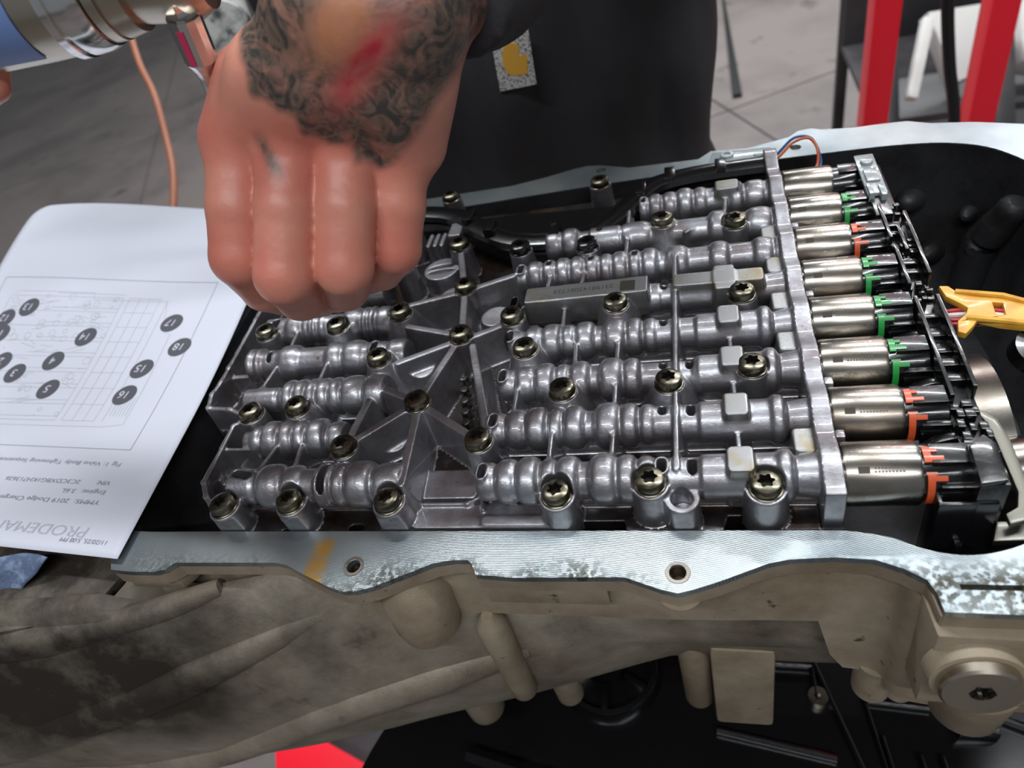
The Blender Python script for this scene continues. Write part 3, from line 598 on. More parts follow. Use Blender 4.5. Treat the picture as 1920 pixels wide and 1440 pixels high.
# ------------------------------------------------------------------ black wiring carrier across the solenoid ends
def build_carrier():
    root = empty('wiring_carrier', 'long glossy black plastic wiring carrier running across the solenoid ends', 'wiring carrier', None, (41, 0, 12))
    root.location = (0, 0, 0)
    B = lambda: MB()
    B().box(38.7, 48.5, 17, 215, 10, 13.6).build('channel_floor', M['black_oily'], root, bevel=0.4)
    def rail(x, y0, y1, z0=12, z1=21, th=1.5, x2=None):
        x2 = x if x2 is None else x2
        b = B(); b.prism([(x-th/2, y0), (x+th/2, y0), (x2+th/2, y1), (x2-th/2, y1)], z0, z1); b.build('rail', M['black_oily'], root, bevel=0.3)
    rail(39.6, 42, 98, 5, 20.5); rail(47.6, 46, 98, 5, 20.5); rail(39.4, 106, 134, 5, 20.5); rail(48.2, 112, 160, 5, 20.5); rail(39.0, 140, 168, 8, 20.5); rail(44, 132, 152, 12, 19)
    # connector clutter between the rails
    rnd = random.Random(3)
    for y0, y1 in ((18, 41), (98, 112), (128, 142), (160, 176)):
        b = B(); y = y0
        while y < y1-2:
            d = rnd.uniform(2.2, 5)
            for x in (39, 42.5, 45.8): 
                if rnd.random() < 0.8: b.box(x+rnd.uniform(-.6, .6), x+rnd.uniform(1.6, 3), y, y+d*0.75, 12, rnd.uniform(14.5, 18.5))
            y += d
        b.build('terminal_block', M['black_oily'], root, bevel=0.3)
    for y in (52, 60, 69, 78, 88, 118, 124, 148, 154): B().box(41, 46.6, y, y+2.0+rnd.uniform(0, 2), 12, 15.5+rnd.uniform(0, 2)).build('terminal', M['black_oily'], root, bevel=0.3)
    # top plate and hollow box at the near end
    b = B(); b.prism([(37.5, 1.8), (45.2, 3.2), (46.0, 18), (43, 22), (38, 17.4)], 20.6, 22.4); b.build('top_plate', M['black_oily'], root, bevel=0.4)
    b = B(); b.box(37.8, 46.2, 2.6, 19, -44, 20.5); b.build('near_block', M['black'], root, bevel=0.5)
    b = B(); b.box(27.4, 28.5, 2.6, 11, -44, 12); b.box(27.4, 38, 1.5, 2.7, -44, 12); b.box(27.4, 44.5, 10.2, 11.3, -44, 12.6); b.box(38, 44.5, 1.5, 2.7, -44, 12); b.box(28, 38, 2.6, 10.4, -44, -20); b.build('box_wall', M['black'], root, bevel=0.25)
    b = B(); b.box(34.5, 36.5, -1.0, 1.6, -36, -8); b.build('box_rib', M['black'], root, bevel=0.3)
    # curved levers reaching between the solenoids
    for i in range(7):
        yc = 30.2+27*i; b = B()
        prof = [(25.5, 3.0), (27.5, 7.5), (31, 11.2), (36, 13.0), (40, 13.4), (40, 4), (34, 2.5), (29, 1)]
        b.prism([(p[0]+1.0, p[1]) for p in prof], yc-2.2, yc+1.2, axis='y'); b.build('lever', M['black_oily'], root, bevel=0.5)
    # pale reflective end tile
    b = B(); b.box(35.5, 44.5, 176, 214, 19.4, 21.2); b.build('end_tile', M['grey_plastic'], root, bevel=0.5)
    b = B(); b.lathe([(0, 3.2), (1.6, 2.6)], (40, 205, 21.1), (0, 0, 1)); b.box(37, 43, 186, 198, 21.1, 22.4); b.box(36, 38.5, 174, 184, 16, 22.6); b.box(41, 43.5, 172, 182, 16, 22.6); b.build('end_boss', M['grey_plastic'], root, bevel=0.4)
    B().box(36.5, 44, 160, 214, 2, 19.3).build('end_block', M['black'], root, bevel=0.5)
build_carrier()

# ------------------------------------------------------------------ wiring conduit and clip along the far rail
def build_conduit():
    root = empty('wiring_conduit', 'glossy black plastic conduit winding along the far edge beside the valve body', 'conduit', None)
    pts = catmull([(-262, 232, 10), (-222, 229, 12), (-190, 221, 12), (-170, 205, 11), (-149, 190, 10), (-128, 184, 10), (-105, 184, 10), (-92, 192, 11), (-80, 208, 12), (-66, 224, 13), (-45, 230, 13), (-20, 231, 13), (-6, 231, 13)], 6)
    b = MB(); b.tube(pts, 7.5, 10, 0.6); b.build('conduit_tube', M['black_oily'], root, 30)
    b = MB(); b.tube([(p[0], p[1]+5.5, p[2]-1) for p in pts[8:]], 3.4, 8, 1.0); b.build('conduit_rail', M['black_oily'], root, 30)
    for x, y in ((-176, 211), (-160, 197), (-120, 184), (-74, 217), (-58, 229), (-30, 231)):
        b = MB(); b.box(x-3, x+3, y-6, y+6, 10, 18.2); b.build('cable_clip', M['black_oily'], root, bevel=0.8)
    b = MB(); b.prism([(-176, 232), (-74, 226), (-78, 204), (-104, 196), (-150, 200), (-176, 222)], -6, 2); b.build('dark_hole_sheet', M['matte_black'], root, bevel=0.6)  # added black sheet standing in for the dark hole beside the conduit
    b = MB(); b.prism([(-37, 234), (-3, 233), (-2, 244), (-34, 247)], 14.6, 16.6); b.lathe([(0, 4), (1.2, 3.6), (1.3, 2.0), (0.2, 1.8)], (-26, 241, 16.6), (0, 0, 1), 20); b.lathe([(0, 3), (0.6, 2.8)], (-9, 238, 16.6), (0, 0, 1), 20); b.build('grey_clip', M['grey_plastic'], root, bevel=0.4)
    for nm, m_, dz in (('orange', 'wire_orange', 0), ('blue', 'wire_blue', 1.6)):
        w_ = MB(); w_.tube(catmull([(-8, 233+dz, 14), (0, 233+dz, 15+dz), (9, 239+dz, 20+dz), (17, 240+dz, 21), (21, 236+dz, 17), (21+dz, 230, 11), (18+dz, 224, 9)], 6), 0.75, 8)
        o = w_.build('thin_wire', M[m_]); tag(o, 'thin %s insulated wire looping over the farthest solenoid' % nm, 'wire', 'thin wires at the far corner')
build_conduit()

# ------------------------------------------------------------------ yellow wire guide on the right
def build_guide():
    root = empty('wire_guide', 'yellow plastic wire guide holding red and white wires at the right', 'wire guide', None)
    z0, z1 = 4, 7
    pl = [(55, 119.5), (58.5, 119), (61, 114), (67, 112), (76, 109.5), (84, 104.5), (90, 99), (89, 86), (80, 89.5), (71, 92.5), (64, 96.5), (61, 92), (57.5, 88), (55, 89.5), (56.5, 96), (60.5, 100), (62, 103.5), (60, 107), (56, 112)]
    h = [[(71.5, 106), (75, 105), (74, 97.5), (70.8, 98.6)], [(82, 101), (88, 97.5), (87, 90), (81, 93)]]
    b = MB(); b.prism(pl, z0, z1, holes=h); b.build('guide_plate', M['yellow'], root, bevel=0.5)
    b = MB(); b.tube([(60, 114.5, 7), (68, 111.5, 7.4), (76, 109, 7.4), (85, 103, 7)], 1.3, 8); b.tube([(60, 97.5, 7), (70, 94, 7.4), (80, 90.8, 7.2), (89, 87.2, 7)], 1.3, 8); b.build('guide_edge', M['yellow'], root)
    for k, (mm, dy, dz) in enumerate((('wire_red', 2.6, 0.2), ('wire_white', 0, 0), ('wire_red', -2.6, -0.6), ('wire_white', 1.2, -2.0), ('wire_red', -4.2, -1.5))):
        b = MB(); b.tube(catmull([(52, 107+dy*0.6, 0+dz), (58, 104+dy, 3+dz), (68, 102.5+dy, 3.8+dz), (78, 98.5+dy, 4.4+dz), (88, 94.5+dy, 4+dz), (97, 86+dy, -4+dz), (100, 72+dy, -16), (99, 60+dy, -26)], 6), 1.15, 8)
        b.build('wire', M[mm], root)
build_guide()

# ------------------------------------------------------------------ transmission case
def rcase(x): return float(np.interp(x, [-700, -500, -300, -220, -67, 200], [226, 207, 181, 162, 118, 118]))
def on_case(x, th, off=0.0):
    r = rcase(x)+off; return (x, 125-r*math.cos(th), -90-r*math.sin(th))
def build_case():
    root = empty('transmission_case', 'dirty cast aluminium transmission case with machined open pan flange facing up', 'transmission case')
    inner = catmull([(-296, 0.2), (-250, 0), (-120, 0), (-37.6, 0), (-8, 0), (2, -0.4), (13.9, -3.0), (23, -7.4), (34, -9.5), (44.9, -7.8), (56, -3), (70, 5), (95, 25), (118, 60), (128, 110), (130, 170), (127, 205), (119, 226), (107.3, 243), (90, 253), (68, 257.5),
                    (43.9, 259), (0.9, 260), (-60, 259), (-110.9, 257.6), (-217.7, 252), (-290, 250), (-312, 247), (-319, 240), (-314, 160), (-304, 20), (-300, 4)], 4, True)
    outer = [(-298.5, -19.6), (-288, -20.4), (-274.8, -20.3), (-270, -19), (-266.5, -15.7), (-218.0, -15.2), (-212, -16.2), (-206.6, -18.7), (-190, -25.4), (-183.1, -27.4), (-177, -27.2), (-170.2, -25.1), (-148, -14.6), (-140.2, -13.1), (-134.5, -13.0), (-132.6, -14.5), (-130, -19.2), (-115.6, -20.2), (-74.7, -19.3),
             (-62, -23.8), (-56.4, -25.2), (-51, -23.6), (-42.2, -20.3), (-26, -13.2), (-19.2, -11.6), (-5, -10.6), (7.2, -11.4), (15, -14.6), (21.0, -18.6), (22.6, -23), (23.4, -29.5), (60, -30), (95, -12), (130, 30), (152, 80), (160, 150), (158, 200), (146, 238), (129.8, 262), (108, 272),
             (88.9, 277), (77.0, 284), (60, 285), (48.5, 285), (31.2, 288.4), (26, 292), (18, 291), (12, 284.6), (-12.9, 278), (-34, 281), (-41.7, 273), (-84.7, 274.5), (-104, 283), (-113.1, 284.6), (-122, 283), (-140, 277), (-163.0, 272), (-227.4, 270), (-300, 268), (-345, 262), (-350, 200), (-345, 20), (-330, 4), (-306, -8)]
    HO = [(-181.6, -19.4+3.0), (-56.2, -17.2), (14.5, 271.0), (-103, 276), (-28, 272)]
    holes = [circle(HO[0][0], HO[0][1], 2.9), circle(HO[1][0], HO[1][1], 3.0), circle(HO[2][0], HO[2][1], 3.2), circle(HO[3][0], HO[3][1], 3)]
    gro = [(29.6, -19.9), (60, -19.9), (60, -21.9), (29.6, -21.9)]
    b = MB(); b.prism(outer, -3.0, 0, holes=[inner]+holes+[gro]); b.build('flange', M['flange'], root, bevel=0.25, seg=1)
    b = MB(); b.prism([(p[0], p[1]) for p in outer], -9.5, -3.02, holes=[inner]+holes[:2]); b.build('flange_edge', M['sand'], root, bevel=0.5)
    for x, y in HO[:2]:
        b = MB(); b.lathe([(0.02, 4.4), (0.25, 4.3), (0.25, 3.1), (-7, 2.6)], (x, y, 0), (0, 0, 1), 32, caps=False); b.build('bolt_hole', M['steel'], root)
        b = MB(); b.lathe([(-13.5, 4.5), (-11, 7.5), (-9, 8.5)], (x, y-1, 0), (0, 0, 1), 28); b.build('hole_boss', M['sand'], root)
        b = MB(); b.lathe([(-13, 2.9), (-12.9, 2.9)], (x, y, 0), (0, 0, 1)); b.build('hole_bottom', M['joint'], root)
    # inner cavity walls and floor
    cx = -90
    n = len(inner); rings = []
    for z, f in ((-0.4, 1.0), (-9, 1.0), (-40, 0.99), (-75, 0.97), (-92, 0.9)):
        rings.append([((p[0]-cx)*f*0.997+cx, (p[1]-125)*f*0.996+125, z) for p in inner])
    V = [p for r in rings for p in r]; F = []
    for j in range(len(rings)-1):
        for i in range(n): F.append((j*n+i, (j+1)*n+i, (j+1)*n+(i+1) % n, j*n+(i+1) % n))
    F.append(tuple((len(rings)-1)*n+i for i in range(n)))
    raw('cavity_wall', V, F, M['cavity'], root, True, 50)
    # lumps on the cavity wall at the right
    for (x, y, z), r, h in (((79, 258, -36), 8, 14), ((114, 234, -52), 10, 24), ((94, 251, -68), 8, 18), ((106, 242, -40), 5, 10)):
        b = MB(); b.lathe([(0, r*1.1), (h*0.5, r*0.9), (h*0.8, r*0.6), (h*0.95, r*0.25)], (x, y, z), (-0.5, -0.75, 0.15), 24); b.build('wall_boss', M['cavity'], root)
    b = MB(); b.tube(catmull([(118, 214, -18), (113, 218, -32), (107, 222, -52), (104, 222, -80)], 5), [5, 7, 8, 8, 8, 8.5, 9, 9, 9, 9, 9, 9, 9, 9, 9, 9][:16], 14); b.build('wall_rib', M['cavity'], root)
    # upper side wall under the near flange
    wall = [(-296, -9), (-262, -7), (-215, -8), (-206, -10), (-185, -15), (-150, -9), (-60, -9), (-20, -8), (12, -9), (24, -20), (70, -22)]
    W = catmull(wall, 6); top = []; V = []; F = []
    for z, dy in ((-9.3, 0), (-20, -1.5), (-34, -3.0), (-43, -3.4), (-44, 14)):
        for p in W:
            zz = z if p[0] < -8 else (z if z > -30 else z-38*min(1, max(0, (p[0]+8)/8)))
            V.append((p[0], p[1]+(dy if p[0] < 4 or dy < 1 else 1), zz))
    k = len(W)
    for j in range(4):
        for i in range(k-1): F.append((j*k+i, j*k+i+1, (j+1)*k+i+1, (j+1)*k+i))
    raw('side_wall', V, F, M['sand'], root, True, 60)
    b = MB(); b.prism([(-131, -17.5), (-82.5, -17.5), (-84, -8), (-129, -8)], -24, -9.4); b.build('cast_tab', M['sand'], root, bevel=1.2)
    b = MB(); b.lathe([(1, 5), (-4, 10), (-12, 14.6), (-30, 14.8), (-37, 13.6), (-40, 10)], (-163, -13, -9), (0.03, 0.05, 1), 40); b.build('round_boss', M['sand'], root)
    b = MB(); b.prism([(-298, -18.5), (-270, -18.5), (-266, -12), (-270, -2), (-298, -2)], -17, -9.4); b.build('corner_block', M['sand'], root, bevel=1.5)
    # right hand block with the threaded plug
    b = MB(); b.prism([(22.5, -29.5), (70, -30), (70, -11), (22, -12), (21, -16)], -9, -3.05); b.prism([(22, -33), (70, -34), (70, -12), (20, -13)], -58, -9.05); b.build('plug_block', M['sand'], root, bevel=1.4)
    b = MB(); b.lathe([(0, 15), (6, 14)], (34.6, -33, -27), (0, -1, 0.12), 40); b.build('plug_boss', M['sand'], root)
    b = MB(); b.lathe([(0, 12.2), (3.4, 12.2), (4.2, 11.4), (4.21, 3.6), (1, 3.4)], (34.6, -38.9, -26.3), (0, -1, 0.12), 44); b.build('plug', M['nickel'], root, 30)
    b = MB(); 
    for k in range(6): b.lathe([(4.3, 0.9), (1.2, 0.9)], (34.6+3.0*math.cos(k*PI/3), -38.9, -26.3+3.0*math.sin(k*PI/3)), (0, -1, 0.12), 10)
    b.build('plug_recess', M['recess'], root)
    b = MB(); b.lathe([(0, 15), (-26, 13), (-30, 10)], (44, -22, -56), (0, 0, 1), 30); b.lathe([(0, 8), (-26, 7.5)], (16, -8, -78), (0, 0, 1), 24); b.lathe([(0, 6), (-24, 5.6)], (26, -10, -78), (0, 0, 1), 24); b.build('lower_boss', M['sand'], root, bevel=0)
    # the cone shaped case body
    V = []; F = []; xs = np.linspace(-640, 140, 79); ths = np.linspace(math.radians(-32), math.radians(150), 44)
    for x in xs:
        for th in ths:
            p = on_case(x, th, 1.2*math.sin(x*0.05+th*5)*0.5)
            z = min(p[2], -4.0 if x < -296 else -12.0)
            if x > -296 and p[1] < 0 and z > -44: pass
            V.append((p[0], p[1], z))
    k = len(ths)
    for i in range(len(xs)-1):
        for j in range(k-1): F.append((i*k+j, i*k+j+1, (i+1)*k+j+1, (i+1)*k+j))
    V = [(p[0], -2.0 if p[0] < 15 else -11.5, p[2]) if (-318 < p[0] < 128 and -2 < p[1] < 60 and p[2] > -93) else p for p in V]
    inside = [(-320 < p[0] < 128 and p[1] > 60 and p[2] > -93) or (p[0] > -296 and p[2] >= -12.01) for p in V]
    F = [f for f in F if not all(inside[i] for i in f)]
    raw('case_body', V, F, M['bell'], root, True)
    # top of the bell under the paper
    b = MB(); b.prism([(-302, -18), (-318, 240), (-640, 262), (-640, -84), (-420, -57), (-350, -46), (-308, -37)], -15, -9.6); b.build('bell_top', M['bell'], root, bevel=2)
    # long stiffening ribs on the cone (x, angle below the horizontal)
    def surf_rib(pts, r, name='stiffening_rib', mt='bell', rr=None):
        P = catmull([on_case(x, math.radians(a), -4.5) for x, a in pts], 6); b = MB(); b.tube(P, rr or r, 12, 0.8, up=(0, -1, 0)); return b.build(name, M[mt], root)
    def ang(x, y, z): return (x, math.degrees(math.atan2(-90-z, 125-y)))
    surf_rib([ang(*p) for p in ((-208, -18, -33), (-240, -26, -43), (-285, -36, -56), (-359, -49, -80), (-428, -58, -105), (-520, -62, -140))], 7, rr=[5.5+min(6.5, 0.45*i) for i in range(31)])
    surf_rib([ang(*p) for p in ((-130, 2, -84), (-176, -18, -90), (-232, -30, -100), (-312, -36, -134), (-380, -40, -160), (-470, -50, -190))], 8, rr=[6+min(6, 1.0*i) for i in range(31)])
    surf_rib([ang(*p) for p in ((-248, -16, -15), (-286, -26, -20), (-330, -33, -24), (-380, -37, -27), (-430, -42, -32))], 5, rr=[5+min(5, 0.4*i) for i in range(25)])
    # lower bosses hanging under the body
    def hang(x, y, z0, z1, r, nm='lower_boss', r2=None):
        b = MB(); b.lathe([(0, r*0.35), (-5, r*0.85), (-9, r), (z1-z0+2, r2 or r*0.92), (z1-z0, (r2 or r*0.92)-1.5)], (x, y, z0), (0, 0, 1), 26); return b.build(nm, M['sand'], root)
    hang(-138, -13.5, -42, -117, 7.0, r2=6.4); hang(-195, 20, -135, -232, 13, r2=12); hang(-134, 20, -140, -202, 8.8); hang(-58.5, 20, -110, -194, 8.4)
    b = MB(); b.prism([(-50, 8), (-20, 8), (-20, 34), (-50, 34)], -200, -112); b.build('lower_block', M['sand'], root, bevel=3)
    for x, y, z in ((-58.5, 20, -194), (-134, 20, -202), (-195, 20, -232)):
        b = MB(); b.lathe([(0, 4.6), (-3, 4.4)], (x, y, z), (0, 0, 1), 6); b.build('lower_bolt', M['sand'], root)
    # parts inside the right hand end of the case
    b = MB(); b.lathe([(0, 30), (1, 44), (14, 45), (15, 42), (15.5, 20)], (60, 80, -60), (1, 0, 0.05), 56); b.build('clutch_drum', M['steel'], root, 30)
    b = MB(); b.lathe([(0, 12), (40, 12), (41, 9), (70, 9)], (58, 44, -26), (1, 0.15, 0), 36); b.build('shaft', M['steel'], root)
    b = MB(); b.lathe([(0, 8), (2, 18), (20, 20), (22, 12)], (84, 60, -30), (1, 0, 0), 30); b.build('parking_gear', M['cavity'], root)
    b = MB(); b.lathe([(0, 9), (7, 9), (7.2, 6), (1, 5.6)], (82, 86, -6), (0.2, -0.3, 1), 30); b.build('sensor_ring', M['black'], root)
    pl = [(50.5, 48.5), (54, 47), (56.5, 43), (57.6, 33), (57.2, 9), (53, 0), (47.5, -1.5), (47.5, 2.5), (51.5, 5), (53.4, 11), (53.2, 33), (52.4, 42)]
    b = MB(); b.prism(pl, 3.2, 5.6); b.prism([(43, -4.5), (54, -4), (55, 3), (46, 3)], -2.5, 0.5); b.build('steel_bracket', M['bracket'], root, bevel=0.5)
build_case()

# ------------------------------------------------------------------ printed sheet
def paper_z(x, y):
    s = lambda t: (lambda q: q*q*(3-2*q))(min(max(t, 0), 1))
    return 3.0+37*s((y-62)/230)*(0.35+0.65*s((-x-300)/230))
def build_paper():
    root = empty('printed_sheet', 'white printed repair sheet, upside down, lying across the left end of the case', 'paper')
    o = np.array([-295.2, -16.0]); du = np.array([-0.9965, 0.084]); dv = np.array([-0.084, 0.9965])
    nu, nv = 44, 56; V = []; F = []
    for j in range(nv):
        for i in range(nu):
            p = o+du*216*i/(nu-1)+dv*279*j/(nv-1); V.append((p[0], p[1], paper_z(*p)+(-6*max(0, (j/(nv-1)-0.9)/0.1)**2 if j/(nv-1) > 0.9 else 0)))
    for j in range(nv-1):
        for i in range(nu-1): F.append((j*nu+i, (j+1)*nu+i, (j+1)*nu+i+1, j*nu+i+1))
    s = raw('sheet', V, F, M['paper'], root); md = s.modifiers.new('t', 'SOLIDIFY'); md.thickness = 0.00025; md.offset = -1
    def drape(name, pts, faces, material, lift=0.12):
        return raw(name, [(x, y, paper_z(x, y)+lift) for x, y in pts], faces, material, root, False)
    def text(sx, x, y, ex, ey, h, material, bold=0.0, name='print_line', lift=0.14):
        """sx runs from (x,y) to (ex,ey); text is upside down for the camera"""
        cu = bpy.data.curves.new('t', 'FONT'); cu.body = sx; cu.size = 1.0; cu.offset = bold; ob = bpy.data.objects.new('t', cu); link(ob)
        dg = bpy.context.evaluated_depsgraph_get(); me = bpy.data.meshes.new_from_object(ob.evaluated_get(dg)); bpy.data.objects.remove(ob)
        P = np.array([v.co[:2] for v in me.vertices]); wd = P[:, 0].max(); a = np.array([x, y]); L = np.array([ex-x, ey-y]); ln = np.linalg.norm(L); L /= ln; U = np.array([-L[1], L[0]])
        Q = a+np.outer(P[:, 0]*ln/wd, L)+np.outer(P[:, 1]*h/0.7, U)
        for v, q in zip(me.vertices, Q): v.co = (q[0]*MM, q[1]*MM, (paper_z(*q)+lift)*MM)
        me.materials.clear(); me.materials.append(material); me.name = name
        return link(bpy.data.objects.new(name, me), root)
    text('11/20/25, 5:08 PM', -305.6, -7.0, -334.0, -5.0, 2.3, M['ink_mid'])
    text('PRODEMAND', -320.5, 0.0, -392, 6.2, 5.6, M['ink_light'])
    text('YMMS:  2019 Dodge Charger S', -325.5, 15.4, -398, 20.6, 2.5, M['ink_mid'])
    text('Engine:  3.6L', -326.0, 21.3, -354.5, 23.4, 2.5, M['ink_mid'])
    text('VIN:', -327, 27, -335.5, 27.7, 2.5, M['ink_mid']); text('2C3CDXBG1KH713626', -346.3, 28.4, -398, 32.2, 2.5, M['ink_mid'])
    text('Fig 1: Valve Body Tightening Sequence', -328.0, 38.6, -414.0, 45.6, 2.5, M['ink_mid'])
    def stroke(pts, wd, material, name='rule', closed=False):
        V = []; F = []; P = [np.array(p, float) for p in pts]
        D = []
        for a, b in zip(P[:-1], P[1:]):
            n = max(1, int(np.linalg.norm(b-a)/8)); 
            for k in range(n): D.append(a+(b-a)*k/n)
        D.append(P[-1])
        for i, p in enumerate(D):
            t = D[min(i+1, len(D)-1)]-D[max(i-1, 0)]; t = t/(np.linalg.norm(t)+1e-9); nn = np.array([-t[1], t[0]])*wd/2; V += [tuple(p+nn), tuple(p-nn)]
        for i in range(len(D)-1): F.append((2*i, 2*i+1, 2*i+3, 2*i+2))
        return V, F
    def strokes(name, lines, wd, material):
        V = []; F = []
        for l in lines:
            v, f = stroke(l, wd, material); k = len(V); V += v; F += [tuple(q+k for q in x) for x in f]
        return drape(name, V, F, material, 0.1)
    pg = lambda u, v: tuple(o+du*u+dv*v)          # page coordinates: u from the near right corner, v away
    strokes('figure_frame', [[pg(28.5, 61), pg(203, 61)], [pg(28.5, 61), pg(28.5, 194)], [pg(28.5, 194), pg(203, 194)], [pg(203, 61), pg(203, 194)]], 0.35, M['ink_mid'])
    # line drawing of the valve body inside the frame
    L = []; rnd = random.Random(5)
    A0, A1, B0, B1 = 44, 190, 80, 178
    for k in range(9):
        v = B0+(B1-B0)*k/8; L.append([pg(95, v), pg(186, v)]); L.append([pg(95, v+3), pg(150, v+3)])
    for u in (60, 66, 74, 82, 90, 95): L.append([pg(u, B0), pg(u, B1)])
    for k in range(9): v = B0+(B1-B0)*k/8; L.append([pg(66, v), pg(90, v)])
    for k in range(70):
        u = rnd.uniform(96, 185); v = rnd.uniform(B0, B1); r = rnd.uniform(1.2, 3); L.append([pg(u+r*math.cos(t), v+r*math.sin(t)) for t in np.linspace(0, 2*PI, 9)])
    for k in range(40):
        u = rnd.uniform(96, 180); v = rnd.uniform(B0, B1); L.append([pg(u, v), pg(u+rnd.uniform(3, 14), v+rnd.uniform(-4, 4))])
    L.append([pg(44, 78), pg(58, 76), pg(186, 76), pg(190, 84), pg(190, 176), pg(184, 182), pg(120, 182), pg(118, 176), pg(60, 176), pg(52, 150), pg(46, 148), pg(44, 100), pg(44, 78)])
    for k in range(6): L.append([pg(46+k*2.2, 84), pg(46+k*2.2, 98)])
    d = strokes('figure_drawing', L, 0.3, M['ink_light']); d['kind'] = 'stuff'
    CI = [('13', -507.8, 187.6), ('12', -521.1, 176.9), ('17', -364.3, 151.9), ('14', -427.5, 146.0), ('18', -344.3, 127.3), ('4', -437.7, 124.4), ('15', -361.0, 110.1), ('3', -461.6, 115.4), ('5', -421.8, 98.2), ('16', -359.3, 88.6), ('11', -510.9, 158.9), ('2', -483.5, 128.3)]
    camp = np.array(CAM)
    for t, x, y in CI:
        # these were surveyed on the flat plane z = 3; follow the sight line down onto the curled sheet
        p = np.array([x, y, 3.0]); d_ = camp-p; d_ /= d_[2]
        for _ in range(60):
            q = paper_z(p[0], p[1]); p = p+d_*(q-p[2])*0.5
        cx, cy = p[0], p[1]; r = 7.4
        P = [(cx, cy)]+[(cx+r*math.cos(a), cy+r*math.sin(a)) for a in np.linspace(0, 2*PI, 29)[:-1]]
        drape('number_disc', P, [(0, 1+k, 1+(k+1) % 28) for k in range(28)], M['ink_dark'], 0.2)
        hw = 1.9*len(t); a = np.array([cx, cy])-du*hw+dv*2.7; e = a+du*2*hw
        text(t, a[0], a[1], e[0], e[1], 5.4, M['paper'], name='disc_number', lift=0.35)
    t3 = text('3', -548, 206, -551, 206.3, 3, M['ink_mid'])
build_paper()

# ------------------------------------------------------------------ blue shop towel under the sheet
def build_towel():
    V = []; F = []; n = 34
    for j in range(n):
        for i in range(n):
            u, v = i/(n-1), j/(n-1)
            x = -338-90*u-34*v+2*math.sin(v*9); y = -14-30*v+2*math.sin(u*11+v*3)
            z = 0.8-42*v**1.5+1.6*math.sin(u*17+v*5)*v+1.4*math.sin(v*21-u*7)*v
            V.append((x, y, z))
    for j in range(n-1):
        for i in range(n-1): F.append((j*n+i, j*n+i+1, (j+1)*n+i+1, (j+1)*n+i))
    o = raw('shop_towel', V, F, M['cloth']); md = o.modifiers.new('t', 'SOLIDIFY'); md.thickness = 0.001
    tag(o, 'crumpled blue textured shop towel hanging out under the printed sheet', 'towel')
build_towel()

# ------------------------------------------------------------------ skin with tattoo
def skin_material():
    m = bpy.data.materials.new('skin_with_tattoo'); m.use_nodes = True; t = m.node_tree; N = t.nodes; L = t.links; b = N['Principled BSDF']
    b.inputs['Roughness'].default_value = 0.42; b.inputs['Subsurface Weight'].default_value = 0.12; b.inputs['Subsurface Radius'].default_value = (0.006, 0.002, 0.001); b.inputs['Subsurface Scale'].default_value = 1.0
    tc = N.new('ShaderNodeTexCoord')
    def att(n): a = N.new('ShaderNodeAttribute'); a.attribute_name = n; return a.outputs['Fac']
    def nz(scale, det=5, dist=0.0):
        n = N.new('ShaderNodeTexNoise'); n.inputs['Scale'].default_value = scale; n.inputs['Detail'].default_value = det; n.inputs['Distortion'].default_value = dist; L.new(tc.outputs['Object'], n.inputs['Vector']); return n.outputs['Fac']
    def rg(v, a, c, d=0, e=1):
        r = N.new('ShaderNodeMapRange'); r.inputs['From Min'].default_value = a; r.inputs['From Max'].default_value = c; r.inputs['To Min'].default_value = d; r.inputs['To Max'].default_value = e
        L.new(v, r.inputs['Value']); return r.outputs['Result']
    def mul(a, c):
        x = N.new('ShaderNodeMath'); x.operation = 'MULTIPLY'; L.new(a, x.inputs[0]); L.new(c, x.inputs[1]); return x.outputs[0]
    def mix(f, a, c):
        x = N.new('ShaderNodeMix'); x.data_type = 'RGBA'; L.new(f, x.inputs['Factor'])
        for k, v in (('A', a), ('B', c)):
            if isinstance(v, tuple): x.inputs[k].default_value = v
            else: L.new(v, x.inputs[k])
        return x.outputs['Result']
    base = mix(rg(nz(28, 4), 0.35, 0.65), srgb(218, 152, 130), srgb(202, 126, 108))
    base = mix(att('knuckle'), base, srgb(200, 92, 80))
    pat = rg(nz(75, 5, 1.8), 0.36, 0.54, 0.66, 1.0)
    ink = mix(rg(nz(130, 4, 2.5), 0.4, 0.6), srgb(62, 59, 56), srgb(112, 92, 80))
    base = mix(mul(att('tat'), pat), base, ink)
    base = mix(mul(att('red'), rg(nz(60, 4, 1), 0.35, 0.6, 0.5, 1)), base, srgb(176, 40, 56))
    base = mix(mul(att('gold'), rg(nz(60, 4, 1), 0.35, 0.6, 0.5, 0.9)), base, srgb(186, 120, 70))
    L.new(base, b.inputs['Base Color'])
    bp = N.new('ShaderNodeBump'); bp.inputs['Strength'].default_value = 0.25; bp.inputs['Distance'].default_value = 0.0005; L.new(nz(380, 4), bp.inputs['Height']); L.new(bp.outputs['Normal'], b.inputs['Normal'])
    return m
M['skin'] = skin_material()
RC = R.T
def at(px, py, depth):
    """a point seen at (px, py) of the survey frame, depth millimetres in front of the lens"""
    d = RC @ np.array([(px-960)/1340*depth, (py-720)/1340*depth, depth]); return np.array(CAM)+d
